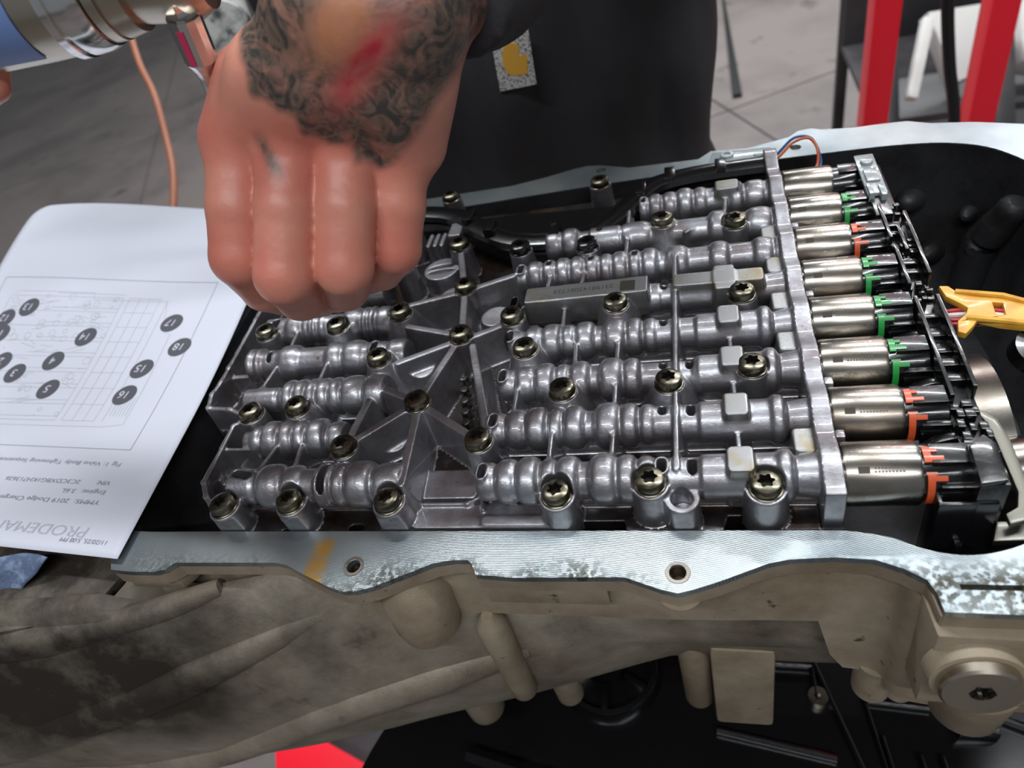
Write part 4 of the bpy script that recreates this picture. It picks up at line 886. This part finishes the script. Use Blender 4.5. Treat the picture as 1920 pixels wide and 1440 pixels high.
def build_person():
    root = empty('person', 'person in black work jacket with tattooed left hand reaching over the valve body', 'person', None, (-190, 520, -1000))
    root.location = (0, 0, 0)
    # ---- left hand: knuckles towards the lens, fingers pointing down and curling under
    HS = 0
    hand = {
        'index': [(448, 262, 262, 12), (446, 390, 265, 11.2), (450, 482, 269, 10.9), (496, 540, 292, 9.4), (552, 562, 310, 8)],
        'middle': [(543, 262, 257, 12.4), (538, 390, 257, 11.4), (534, 516, 261, 11.0), (564, 556, 288, 9.6), (600, 560, 309, 8)],
        'ring': [(649, 272, 259, 12.0), (647, 390, 259, 11.2), (645, 500, 263, 10.8), (648, 538, 288, 9.4), (632, 552, 310, 8)],
        'pinky': [(746, 300, 264, 11.4), (745, 385, 268, 10.5), (741, 466, 274, 9.9), (716, 504, 294, 8.6), (688, 520, 310, 7.6)],
        'thumb': [(545, 130, 262, 13), (448, 240, 280, 12.5), (480, 410, 302, 10.5), (556, 548, 316, 9.4)],
    }
    P = {k: [(at(*p[:3]), p[3]) for p in v] for k, v in hand.items()}
    wr = [(at(604, 20, 226), 15), (at(768, 30, 226), 15)]
    fa = [(at(690, -150, 205), 24), (at(900, -330, 300), 36)]
    allp = np.array([p for v in P.values() for p, r in v]+[p for p, r in wr])
    elbow = np.array([20, 395, 190]); 
    lo = allp.min(0)-24; hi = allp.max(0)+26; hi[2] += 26; hi[1] += 60
    v = Vol(lo, hi, 1.1)
    # palm slab: wrist to every knuckle
    wc = (wr[0][0]+wr[1][0])/2
    tgt = ['index', 'middle', 'ring', 'pinky']
    for i, k in enumerate(tgt):
        w_ = wr[0][0]+(wr[1][0]-wr[0][0])*(0.05+0.3*i)
        mid = (w_+P[k][0][0])/2+np.array([0, -1.5, 2.0])
        v.capsule(w_, mid, 15.5, 14.5, 7); v.capsule(mid, P[k][0][0], 14.5, P[k][0][1], 7)
    v.capsule(at(800, 110, 240), at(782, 270, 262), 11.5, 10.5, 8)          # outer edge of the hand
    v.capsule(at(470, 150, 258), at(446, 262, 264), 13, 12, 7)
    # forearm leaves towards the elbow
    fdir = (elbow-wc); fdir = fdir/np.linalg.norm(fdir)
    side = (wr[1][0]-wr[0][0])/2
    v.capsule(wr[0][0], wr[1][0], 16, 16, 8)
    for s_ in (-0.8, 0, 0.8): v.capsule(wc+side*s_, wc+side*s_*0.85+fdir*75, 16.5, 22, 9)
    fing = Vol(lo, hi, 1.1); first = True
    for k in tgt+['thumb']:
        q = P[k]; f = Vol(lo, hi, 1.1)
        for (a, ra), (b, rb) in zip(q[:-1], q[1:]): f.capsule(a, b, ra, rb, 1.6)
        a, b = fing.d, f.d; kk = 0.35; e = np.maximum(kk-np.abs(a-b), 0)/kk; fing.d = np.minimum(a, b)-e*e*kk*0.25
    a, b = v.d, fing.d; kk = 3.5; e = np.maximum(kk-np.abs(a-b), 0)/kk; v.d = np.minimum(a, b)-e*e*kk*0.25
    p, T, Q = v.mesh(0.0); Nn = v.normals(p); V = p*v.h+v.lo
    # ---- right hand gripping the ratchet at the left edge
    P2 = []; 
    rb = at(-150, 120, 262)
    v2 = Vol(rb-np.array([75, 60, 60]), rb+np.array([75, 75, 70]), 1.4)
    v2.capsule(at(-260, 190, 285), at(-140, 200, 285), 17, 15, 8); v2.capsule(at(-250, 250, 290), at(-150, 260, 290), 15, 13, 8)
    for i in range(4):
        x = -270+i*62; v2.capsule(at(x, 240, 285), at(x+6, 160, 262), 10, 9.6, 3); v2.capsule(at(x+6, 160, 262), at(x+12, 95, 248), 9.6, 9, 2)
    v2.capsule(at(-90, 190, 270), at(-13, 163, 252), 9, 5.6, 3); v2.capsule(at(-90, 150, 266), at(-14, 122, 250), 8.8, 5.6, 3); v2.capsule(at(-230, 210, 285), at(-300, 330, 320), 20, 24, 8)
    p2, T2, Q2 = v2.mesh(0.0); V2 = p2*v2.h+v2.lo
    # ---- torso, neck, head and legs (mostly hidden by clothes and by the case)
    v3 = Vol((-480, 300, -1000), (120, 700, 800), 8)
    v3.capsule((-200, 490, -120), (-195, 500, 120), 120, 118, 40); v3.capsule((-195, 500, 120), (-190, 500, 330), 118, 125, 40); v3.capsule((-340, 500, 380), (-40, 500, 380), 66, 66, 40)
    v3.capsule((-190, 500, 400), (-190, 480, 500), 58, 54, 20); v3.capsule((-190, 462, 570), (-190, 490, 610), 72, 84, 20); v3.capsule((-190, 420, 530), (-190, 430, 540), 46, 50, 20); v3.capsule((-190, 392, 570), (-190, 380, 556), 9, 12, 8)
    for s_ in (-1, 1): v3.capsule((-190+s_*80, 490, 580), (-190+s_*84, 492, 560), 14, 12, 6)
    for s_ in (-1, 1): v3.capsule((-195+s_*75, 500, -150), (-195+s_*85, 495, -520), 88, 58, 30); v3.capsule((-195+s_*85, 495, -520), (-195+s_*90, 520, -930), 56, 42, 20); v3.capsule((-195+s_*90, 520, -955), (-195+s_*95, 420, -965), 36, 34, 20)
    v3.capsule((-40, 500, 380), tuple(elbow), 52, 42, 20); v3.capsule(tuple(elbow), tuple(wc+fdir*80), 38, 23, 16)
    re = np.array([-520, 300, 330]); rh = at(-300, 330, 320)
    v3.capsule((-340, 500, 380), tuple(re), 52, 42, 20); v3.capsule(tuple(re), tuple(rh), 40, 26, 12)
    p3, T3, Q3 = v3.mesh(0.2); V3 = p3*v3.h+v3.lo
    Vs = np.concatenate([V, V2, V3]); n1, n2 = len(V), len(V2)
    Ts = np.concatenate([x for x in (T.reshape(-1, 3), T2.reshape(-1, 3)+n1, T3.reshape(-1, 3)+n1+n2)]); Qs = np.concatenate([Q.reshape(-1, 4), Q2.reshape(-1, 4)+n1, Q3.reshape(-1, 4)+n1+n2])
    body = poly_object('body', Vs, Ts[:, ::-1], Qs[:, ::-1], M['skin'], root)
    # colour attributes in the hand's own frame: s along wrist -> middle knuckle, w across from the thumb side to the outer side
    mk = P['middle'][0][0]; axis = mk-wc; L_ = np.linalg.norm(axis); axis /= L_; wv = (P['pinky'][0][0]-P['index'][0][0]); wv -= axis*(wv@axis); W_ = np.linalg.norm(wv); wv /= W_
    rel = Vs-wc; s_ = rel@axis/L_; ww = (rel-np.outer(rel@axis, axis))@wv/W_
    near = np.arange(len(Vs)) < n1
    sm = lambda x, a, b: np.clip((x-a)/(b-a), 0, 1)
    edge = 0.72-0.35*np.maximum(ww-0.45, 0)-0.35*np.maximum(-ww-0.2, 0)+0.04*np.sin(ww*14)+0.02*np.sin(ww*33)
    tat = sm(edge-s_, -0.02, 0.05)*sm(0.70-ww, 0.0, 0.10)*near
    la, lb = at(488, 262, 244), at(520, 325, 246); lt = np.clip(((Vs-la)@(lb-la))/((lb-la)@(lb-la)), 0, 1); ld = np.linalg.norm(Vs-la-np.outer(lt, lb-la), axis=1)
    tat = np.maximum(tat, np.exp(-(ld/2.6)**2)*0.9*near)
    red = np.exp(-((s_-0.10)/0.28)**2-((ww-0.14)/0.10)**2)*1.3*near; gold = np.exp(-((s_+0.02)/0.22)**2-((ww+0.10)/0.13)**2)*1.3*near
    kn = np.zeros(len(Vs))
    for k in tgt:
        for j, rad, g in ((2, 13, 0.45), (0, 18, 0.45)):
            d = np.linalg.norm(Vs-P[k][j][0]-np.array([0, -4, 6]), axis=1); kn = np.maximum(kn, np.exp(-(d/rad)**2)*g)
    for nm, arr in (('tat', tat*(1-np.clip(red, 0, 1)*0.8)*(1-np.clip(gold, 0, 1)*0.8)), ('red', np.clip(red, 0, 1)), ('gold', np.clip(gold, 0, 1)), ('knuckle', kn)):
        a = body.data.attributes.new(nm, 'FLOAT', 'POINT'); a.data.foreach_set('value', arr.astype(np.float32))
    # ---- jacket
    j = Vol((-470, 300, -190), (80, 680, 470), 5)
    j.capsule((-206, 500, -150), (-206, 505, 60), 146, 150, 30); j.capsule((-206, 505, 60), (-196, 505, 330), 150, 138, 40); j.capsule((-262, 500, -140), (-262, 505, 140), 128, 134, 40); j.capsule((-158, 500, -140), (-158, 505, 140), 126, 130, 40)
    j.capsule((-345, 500, 380), (-35, 500, 380), 74, 74, 40)
    X, Y, Z = j.ax[0][:, None, None], j.ax[1][None, :, None], j.ax[2][None, None, :]
    j.d += (3.2*np.sin(X*0.045+Z*0.012)+4.2*np.sin(X*0.085-Z*0.022+1)+2.6*np.maximum(np.sin(X*0.16+Z*0.012), 0)+1.6*np.sin(Z*0.05+X*0.02)).astype(np.float32)*0.9
    j.d = np.maximum(j.d, (-175-Z)+0*X+0*Y)
    j.cut((-250, 400, 400), (-130, 620, 480), lambda x, y, z: np.sqrt((x+190)**2+(y-500)**2)-62-(z-420)*0.2, 4)
    pj, Tj, Qj = j.mesh(0.0); poly_object('jacket', pj*j.h+j.lo, Tj.reshape(-1, 3)[:, ::-1], Qj.reshape(-1, 4)[:, ::-1], M['fabric'], root, j.normals(pj))
    # sleeves
    def sleeve(a, b, c, r0, r1, r2):
        a, b, c = np.array(a, float), np.array(b, float), np.array(c, float); lo_ = np.minimum(np.minimum(a, b), c)-90; hi_ = np.maximum(np.maximum(a, b), c)+90
        s = Vol(lo_, hi_, 3.6); s.capsule(a, b, r0, r1, 20); s.capsule(b, c, r1, r2, 14)
        X, Y, Z = s.ax[0][:, None, None], s.ax[1][None, :, None], s.ax[2][None, None, :]
        s.d += (2.2*np.sin(X*0.07+Y*0.05)+1.6*np.sin(Y*0.12-Z*0.08)).astype(np.float32)
        d = (c-b)/np.linalg.norm(c-b); s.d = np.maximum(s.d, ((X-c[0])*d[0]+(Y-c[1])*d[1]+(Z-c[2])*d[2]).astype(np.float32))
        ps, Tq, Qq = s.mesh(0.0); return poly_object('sleeve', ps*s.h+s.lo, Tq.reshape(-1, 3)[:, ::-1], Qq.reshape(-1, 4)[:, ::-1], M['sleeve'], root, s.normals(ps))
    sleeve((-35, 500, 380), elbow, wc+fdir*22+side*0.2+np.array([0, 4, 2]), 50, 39, 33)
    sleeve((-345, 500, 380), re, rh+(re-rh)*0.2, 64, 54, 36)
    # woven patch on the jacket front
    def front(x, z):
        hit = 330.0
        pt = np.array([x, 0, z])
        for yy in np.arange(320, 480, 0.5):
            i = np.rint((np.array([x, yy, z])-j.lo)/j.h).astype(int)
            if j.d[i[0], i[1], i[2]] < 0: return yy
        return 380
    return root, front, body, j
PERSON, front_of, BODY, JV = build_person()
def build_patch():
    # centre of the patch on the jacket front
    c = None
    for depth in np.arange(420, 760, 0.5):
        p = at(965, 120, depth); i = np.rint((p-JV.lo)/JV.h).astype(int)
        if (i >= 0).all() and (i < JV.n).all() and JV.d[i[0], i[1], i[2]] < 0: c = p; break
    if c is None: c = np.array([-173, 372, 32.0])
    i = np.rint((c-JV.lo)/JV.h); nrm = JV.normals(i[None, :].astype(float))[0]
    nrm = nrm*0.5+np.array([0, -1, 0.05]); nrm /= np.linalg.norm(nrm)
    up = np.array([0.06, 0, 1.0]); up -= nrm*(up@nrm); up /= np.linalg.norm(up); rt = np.cross(up, nrm); rt /= np.linalg.norm(rt)
    if rt[0] < 0: rt = -rt
    k = np.linalg.norm(c-np.array(CAM))/1340; w_, h_ = 32*k, 45*k; c = c+np.array([0.0, 0.0, 3.0])
    c = c+nrm*2.2
    def sheet(name, poly, th, off, material):
        V = [tuple(c+rt*x+up*y+nrm*off) for x, y in poly]+[tuple(c+rt*x+up*y+nrm*(off+th)) for x, y in poly]; n = len(poly)
        F = [tuple(range(n, 2*n)), tuple(reversed(range(n)))]+[(a, (a+1) % n, (a+1) % n+n, a+n) for a in range(n)]
        return raw(name, V, F, material, PERSON, False)
    sheet('patch', [(-w_, -h_), (w_, -h_), (w_, h_), (-w_, h_)], 1.0, 0, M['patch'])
    s = w_/33
    lg = catmull([(8, 27), (-2, 30), (-12, 26), (-18, 14), (-19, -4), (-14, -18), (-4, -24), (12, -25), (20, -24), (22, -12), (24, 2), (20, 8), (12, 6), (10, 12), (13, 18), (12, 24)], 4, True)
    sheet('patch_logo', [(x*s, y*s) for x, y in lg], 0.6, 1.0, M['gold'])
build_patch()
# trousers, hair and boots of the person
def build_clothes():
    t = Vol((-420, 330, -960), (40, 680, -90), 8)
    for s_ in (-1, 1): t.capsule((-200+s_*75, 500, -150), (-200+s_*85, 495, -520), 104, 74, 20); t.capsule((-200+s_*85, 495, -520), (-200+s_*90, 520, -900), 72, 60, 20)
    p, T, Q = t.mesh(0.0); poly_object('trousers', p*t.h+t.lo, T.reshape(-1, 3)[:, ::-1], Q.reshape(-1, 4)[:, ::-1], M['trouser'], PERSON, t.normals(p))
    h = Vol((-300, 360, 540), (-90, 620, 720), 5); h.capsule((-190, 480, 606), (-190, 510, 618), 86, 88, 20); h.cut((-280, 330, 500), (-110, 440, 640), lambda x, y, z: np.sqrt((x+190)**2+(y-400)**2+(z-560)**2)-92, 6)
    p, T, Q = h.mesh(0.0); poly_object('hair', p*h.h+h.lo, T.reshape(-1, 3)[:, ::-1], Q.reshape(-1, 4)[:, ::-1], M['hair'], PERSON, h.normals(p))
    for s_ in (-1, 1):
        b = Vol((-200+s_*92-80, 340, -1000), (-200+s_*92+80, 600, -850), 6); b.capsule((-200+s_*90, 525, -900), (-200+s_*90, 525, -948), 52, 50, 10); b.capsule((-200+s_*92, 520, -952), (-200+s_*96, 420, -960), 46, 40, 12)
        p, T, Q = b.mesh(0.0); poly_object('boot', p*b.h+b.lo, T.reshape(-1, 3)[:, ::-1], Q.reshape(-1, 4)[:, ::-1], M['boot'], PERSON, b.normals(p))
build_clothes()

# ------------------------------------------------------------------ air ratchet and socket
def build_tools():
    a = at(345, -62, 236); b_ = at(0, 5, 240); d = (b_-a); ln = np.linalg.norm(d); d /= ln
    root = empty('air_ratchet', 'satin nickel power ratchet with blue band held above the hand', 'ratchet')
    L = ln
    # distances measured from the head end
    s = lambda px: (345-px)/345*ln
    MB().lathe([(-9, 6), (-6, 13.5), (0, 16), (s(300), 15.6), (s(252), 14.4), (s(246), 14.2)], a, d, 44).build('ratchet_head', M['nickel'], root)
    MB().lathe([(s(246), 14.8), (s(244), 16.2), (s(212), 17.4), (s(210), 16.9), (s(207), 16.9), (s(206), 17.8), (s(188), 18.0), (s(186), 16.4)], a, d, 44).build('front_collar', M['nickel'], root, 30)
    MB().lathe([(s(186), 17.2), (s(183), 18.8), (s(168), 20.0), (s(140), 20.6), (s(137), 19.8), (s(133), 19.8), (s(130), 21.0), (s(116), 21.2), (s(112), 20)], a, d, 44).build('rear_collar', M['chrome'], root, 30)
    MB().lathe([(s(112), 19.8), (s(60), 20.2), (s(-120), 20.6), (s(-330), 20), (s(-340), 16)], a, d, 44).build('ratchet_body', M['nickel'], root, 30)
    # blue band: wrapped plate on the camera side
    dv = Vector(d); cam_dir = Vector(CAM)-Vector(a); u = (cam_dir-dv*cam_dir.dot(dv)).normalized(); w_ = dv.cross(u)
    def patch(name, s0, s1, a0, a1, r, th, material, slant=0):
        V = []; F = []; n = 10
        for i in range(n+1):
            t = math.radians(a0+(a1-a0)*i/n)
            for k, ss in enumerate((s0+slant*i/n, s1+slant*0.3*i/n)):
                for rr in (r, r+th): V.append(tuple(Vector(a)+dv*ss+(u*math.cos(t)+w_*math.sin(t))*rr))
        for i in range(n):
            k = i*4; F += [(k, k+4, k+6, k+2), (k+1, k+3, k+7, k+5), (k, k+1, k+5, k+4), (k+2, k+6, k+7, k+3)]
        m_ = MB(); m_._add(V, F+[(0, 2, 3, 1), (n*4, n*4+1, n*4+3, n*4+2)]); m_.build(name, material, root)
    patch('blue_band', s(66), s(-160), -60, 34, 20.3, 0.5, M['blue']); patch('blue_band_edge', s(40), s(-160), 36, 44, 20.3, 0.5, M['nickel'])
    MB().lathe([(0, 3.2), (1.0, 2.6)], np.array(a)+d*s(205)+np.array(u)*17.0, tuple(u), 20).build('detent_ball', M['chrome'], root)
    # socket
    p0, p1 = at(341, 24, 236), at(470, 330, 292); sd = p1-p0; sl = np.linalg.norm(sd)
    q = empty('bit_socket', 'chrome bit socket with pink stripe plugged into the ratchet head', 'socket')
    n = 12; rings = []
    sdv = Vector(sd).normalized(); MB().lathe([(-3.5, 3.4), (0.2, 3.4)], tuple(p0), tuple(sdv), 4).build('drive_square', M['chrome'], q)
    MB().lathe([(0, 4.4), (0.1, 5.2), (0.8, 5.75), (16.2, 5.75), (17.5, 5.0), (20.5, 3.7), (23, 3.4), (sl, 3.2)], tuple(p0), tuple(sdv), 12).build('socket_body', M['chrome'], q, 12)
    u2 = (Vector(CAM)-Vector(p0)); u2 = (u2-sdv*u2.dot(sdv)).normalized(); w2 = sdv.cross(u2)
    if w2.x > 0: w2 = -w2
    V = []
    for i in range(5):
        t = math.radians(22+i*6)
        for ss in (3.5, 15.5):
            for rr in (5.76, 5.9): V.append(tuple(Vector(p0)+sdv*ss+(u2*math.cos(t)+w2*math.sin(t))*rr))
    F = []
    for i in range(4):
        k = i*4; F += [(k, k+4, k+6, k+2), (k+1, k+3, k+7, k+5), (k, k+1, k+5, k+4), (k+2, k+6, k+7, k+3)]
    m_ = MB(); m_._add(V, F); m_.build('stripe', M['pink'], q)
build_tools()

# ------------------------------------------------------------------ background things
def build_background():
    # orange hose behind the table
    P = [(240, 50, 1500), (262, 120, 1450), (290, 180, 1400), (312, 260, 1380), (325, 330, 1350), (322, 420, 1330), (300, 520, 1330)]
    b = MB(); b.tube(catmull([tuple(at(*p)) for p in P], 6), 6.5, 10); o = b.build('air_hose', M['hose']); tag(o, 'orange rubber air hose hanging in a loop behind the sheet', 'hose')
    up = tuple(at(240, 50, 1500)); b = MB(); b.tube([up, (up[0]-60, up[1], 1995)], 7.5, 10); o2 = b.build('hose_drop', M['hose'], o)
    # red upright frame
    root = empty('red_stand', 'tall red steel stand with two uprights standing behind the case at right', 'stand', None)
    for x0, x1 in ((239, 240), (397, 404)):
        b = MB(); b.box(x0-19, x0+19, 1060, 1110, -960, 800); b.build('upright', M['red'], root, bevel=2)
    b = MB(); b.box(190, 460, 1040, 1130, -1000, -960); b.build('base_beam', M['red'], root, bevel=2)
    b = MB(); b.box(215, 430, 1055, 1115, 800, 860); b.build('top_beam', M['red'], root, bevel=2)
    # hanging black cable
    b = MB(); b.tube(catmull([(290, 1000, 500), (292, 1000, -100), (300, 1000, -200), (316, 1000, -290), (338, 1000, -390), (352, 1000, -560), (352, 1000, -998)], 6), 8.5, 10); o = b.build('black_cable', M['rubber']); tag(o, 'thick black cable hanging between the two red uprights', 'cable')
    # grey cabinet and cart with white trays
    root = empty('utility_cart', 'dark grey utility cart loaded with clutter behind the red stand', 'cart', None)
    def T(px, py, d): return at(px, py, d)
    b = MB(); b.box(340, 1150, 1500, 2000, -640, -622); b.build('cart_shelf', M['darkgrey'], root, bevel=2)
    b = MB(); b.box(430, 1150, 1500, 2000, -300, -285) if False else b.box(340, 1150, 1950, 1980, -622, -380); b.build('cart_back', M['darkgrey'], root, bevel=2)
    for x in (350, 1140):
        for y in (1510, 1990): b = MB(); b.box(x-14, x+14, y-14, y+14, -1000, -380); b.build('cart_post', M['darkgrey'], root, bevel=1)
    b = MB(); b.box(340, 1150, 1500, 2000, -900, -885); b.build('lower_shelf', M['darkgrey'], root, bevel=2)
    # white trays
    def slabq(name, px, th, mt, label, cat, d0=1750):
        A = [at(x, y, dd) for x, y, dd in px]; n = np.cross(A[1]-A[0], A[2]-A[0]); n = n/np.linalg.norm(n)*th; k = len(A)
        V = [tuple(a) for a in A]+[tuple(a+n) for a in A]; F = [tuple(range(k)), tuple(reversed(range(k, 2*k)))]+[(i, i+k, (i+1) % k+k, (i+1) % k) for i in range(k)]
        m_ = MB(); m_._add(V, F); o = m_.build(name, mt, bevel=4); tag(o, label, cat); return o
    slabq('white_tray', [(1740, 22, 1560), (1852, 4, 1560), (1842, 70, 1560), (1826, 140, 1560), (1790, 156, 1560), (1768, 92, 1560)], 40, M['white'], 'white plastic tray tilted on the cart between the red uprights', 'tray')
    slabq('white_strip', [(1733, 30, 1520), (1756, 26, 1520), (1722, 184, 1500), (1702, 180, 1500)], 20, M['white'], 'narrow white strip leaning on the cart beside the left red upright', 'strip')
    slabq('white_sack', [(1912, -20, 1520), (1990, -20, 1520), (1985, 120, 1500), (1925, 108, 1500), (1916, 70, 1500)], 60, M['white'], 'white sack at the right edge beyond the right red upright', 'sack')
    slabq('grey_bin', [(1880, 58, 1500), (1904, 60, 1500), (1906, 240, 1440), (1868, 240, 1440)], 60, M['darkgrey'], 'dark grey bin standing right of the right red upright', 'bin')
    slabq('dark_toolbox', [(1660, 116, 1480), (1686, 122, 1480), (1688, 232, 1420), (1664, 232, 1420)], 40, M['rubber'], 'dark toolbox edge close to the left red upright', 'toolbox')
    # dark strip and stick on the floor
    b = MB(); b.prism([(86, 2580), (118, 2580), (108, 3680), (100, 3680)], -999.5, -985); o = b.build('dark_strip', M['rubber']); tag(o, 'narrow dark strip lying on the floor right of the person', 'strip')
    b = MB(); b.tube([tuple(at(55, 368, 2600)*np.array([1, 1, 0])+np.array([0, 0, -990])), tuple(at(110, 402, 2500)*np.array([1, 1, 0])+np.array([0, 0, -990]))], 8, 8); o = b.build('steel_rod', M['rubber']); tag(o, 'short dark rod lying on the floor beyond the sheet', 'rod')
    # work lamp with a clear lens behind the wrist
    root = empty('work_lamp', 'blurred chrome rimmed work lamp hanging behind the wrist', 'lamp')
    c = at(432, 60, 640); b = MB(); b.lathe([(0, 10), (3, 22), (12, 26), (16, 24), (17, 0.5)], tuple(c), (0.25, -1, 0.3), 30); b.build('lamp_lens', M['glass'], root)
    b = MB(); b.tube(catmull([tuple(at(*p)) for p in ((470, 95, 640), (462, 50, 640), (448, 10, 640), (430, -40, 640), (405, -90, 640))], 6), 7, 10); b.build('lamp_rim', M['white'], root)
    top = at(405, -90, 640); b = MB(); b.tube([tuple(top), (top[0], top[1], 1995)], 3, 8); b.build('lamp_cord', M['rubber'], root)
    # stand legs under the transmission
    root = empty('transmission_stand', 'red steel transmission stand under the case with legs on the floor', 'stand', None)
    b = MB(); b.prism([(-790, 232), (-745, 140), (-500, 60), (-250, 120), (-250, 190), (-520, 140)], -930, -880); b.build('stand_leg', M['red'], root, bevel=3)
    b = MB(); b.box(-110, -30, 112, 155, -930, -228); b.build('stand_column', M['red'], root, bevel=3)
    b = MB(); b.box(-700, 500, 100, 300, -1000, -930); b.build('stand_base', M['darkgrey'], root, bevel=3)
    b = MB(); b.box(-250, 280, -300, 90, -365, -350); b.build('stand_shelf', M['darkgrey'], root, bevel=2)
build_background()

def build_pan():
    root = empty('oil_pan', 'glossy black ribbed plastic oil pan lying beneath the transmission case', 'oil pan', None)
    b = MB(); b.prism(catmull([(-292.6, -47.4), (-267.6, 32.2), (-210.7, 59.6), (-108.3, 89.1), (198.9, 100.5), (221.7, -92.9), (176.1, -195.3), (-165.2, -195.3), (-267.6, -149.8)], 6, True), -349.5, -264.3); b.build('pan_shell', M['black'], root, bevel=8)
    b = MB(); b.lathe([(0, 36), (9, 35), (12, 33), (12.5, 30), (4, 28), (4.5, 12), (10, 10), (11, 0.5)], (-121.9, 61.8, -265.4), (0, 0, 1), 40); b.build('filter_dome', M['black_oily'], root)
    for k in range(6):
        b = MB(); b.box(-121.9-2, -121.9+2, 61.8+14, 61.8+30, -268, -250, rot=Matrix.Rotation(k*PI/3, 3, 'Z'), c=(-121.9, 61.8, -250)); b.build('dome_rib', M['black_oily'], root, bevel=0.6)
    for (x0, y0, x1, y1, r) in [(-51.4, 26.6, 16.9, 15.2, 2.3), (10.0, 77.8, 30.5, 9.5, 2.0), (30.5, 9.5, 21.4, -47.4, 2.0), (39.6, 50.5, 73.8, 48.2, 1.6), (62.4, 20.9, 64.7, -1.9, 1.8), (73.8, 20.9, 76.0, -4.2, 1.8), (-40.0, 72.1, 10.0, 70.9, 1.8), (-210.7, -1.9, -62.8, -31.5, 6.8), (85.1, 55.0, 142.0, 32.2, 2.3), (37.3, 55.0, 46.4, -13.3, 1.4), (-46.8, 64.1, -15.0, 55.0, 1.6), (44.2, 30.0, 48.7, -8.7, 1.5), (10.0, 91.4, 10.0, 48.2, 1.8)]:
        b = MB(); b.tube([(x0, y0, -262), (x1, y1, -262)], r, 8, 1.6); b.build('pan_rib', M['black_oily'], root)
    for x, y in [(11.2, 51.6)]:
        b = MB(); b.lathe([(0, 6.5), (5, 6), (5.01, 2.4), (1, 2.4)], (x, y, -264.5), (0, 0, 1), 24); b.build('pan_screw', M['nickel'], root)
    for (x, y, s_) in [(85.1, 32.2, 13.7), (113.6, -1.9, 18.2), (51.0, 77.8, 11.4), (130.6, 55.0, 13.7)]:
        b = MB(); b.box(x, x+s_*1.5, y, y+s_, -265, -258+s_*0.3); b.build('pan_pocket', M['black_oily'], root, bevel=1)
build_pan()
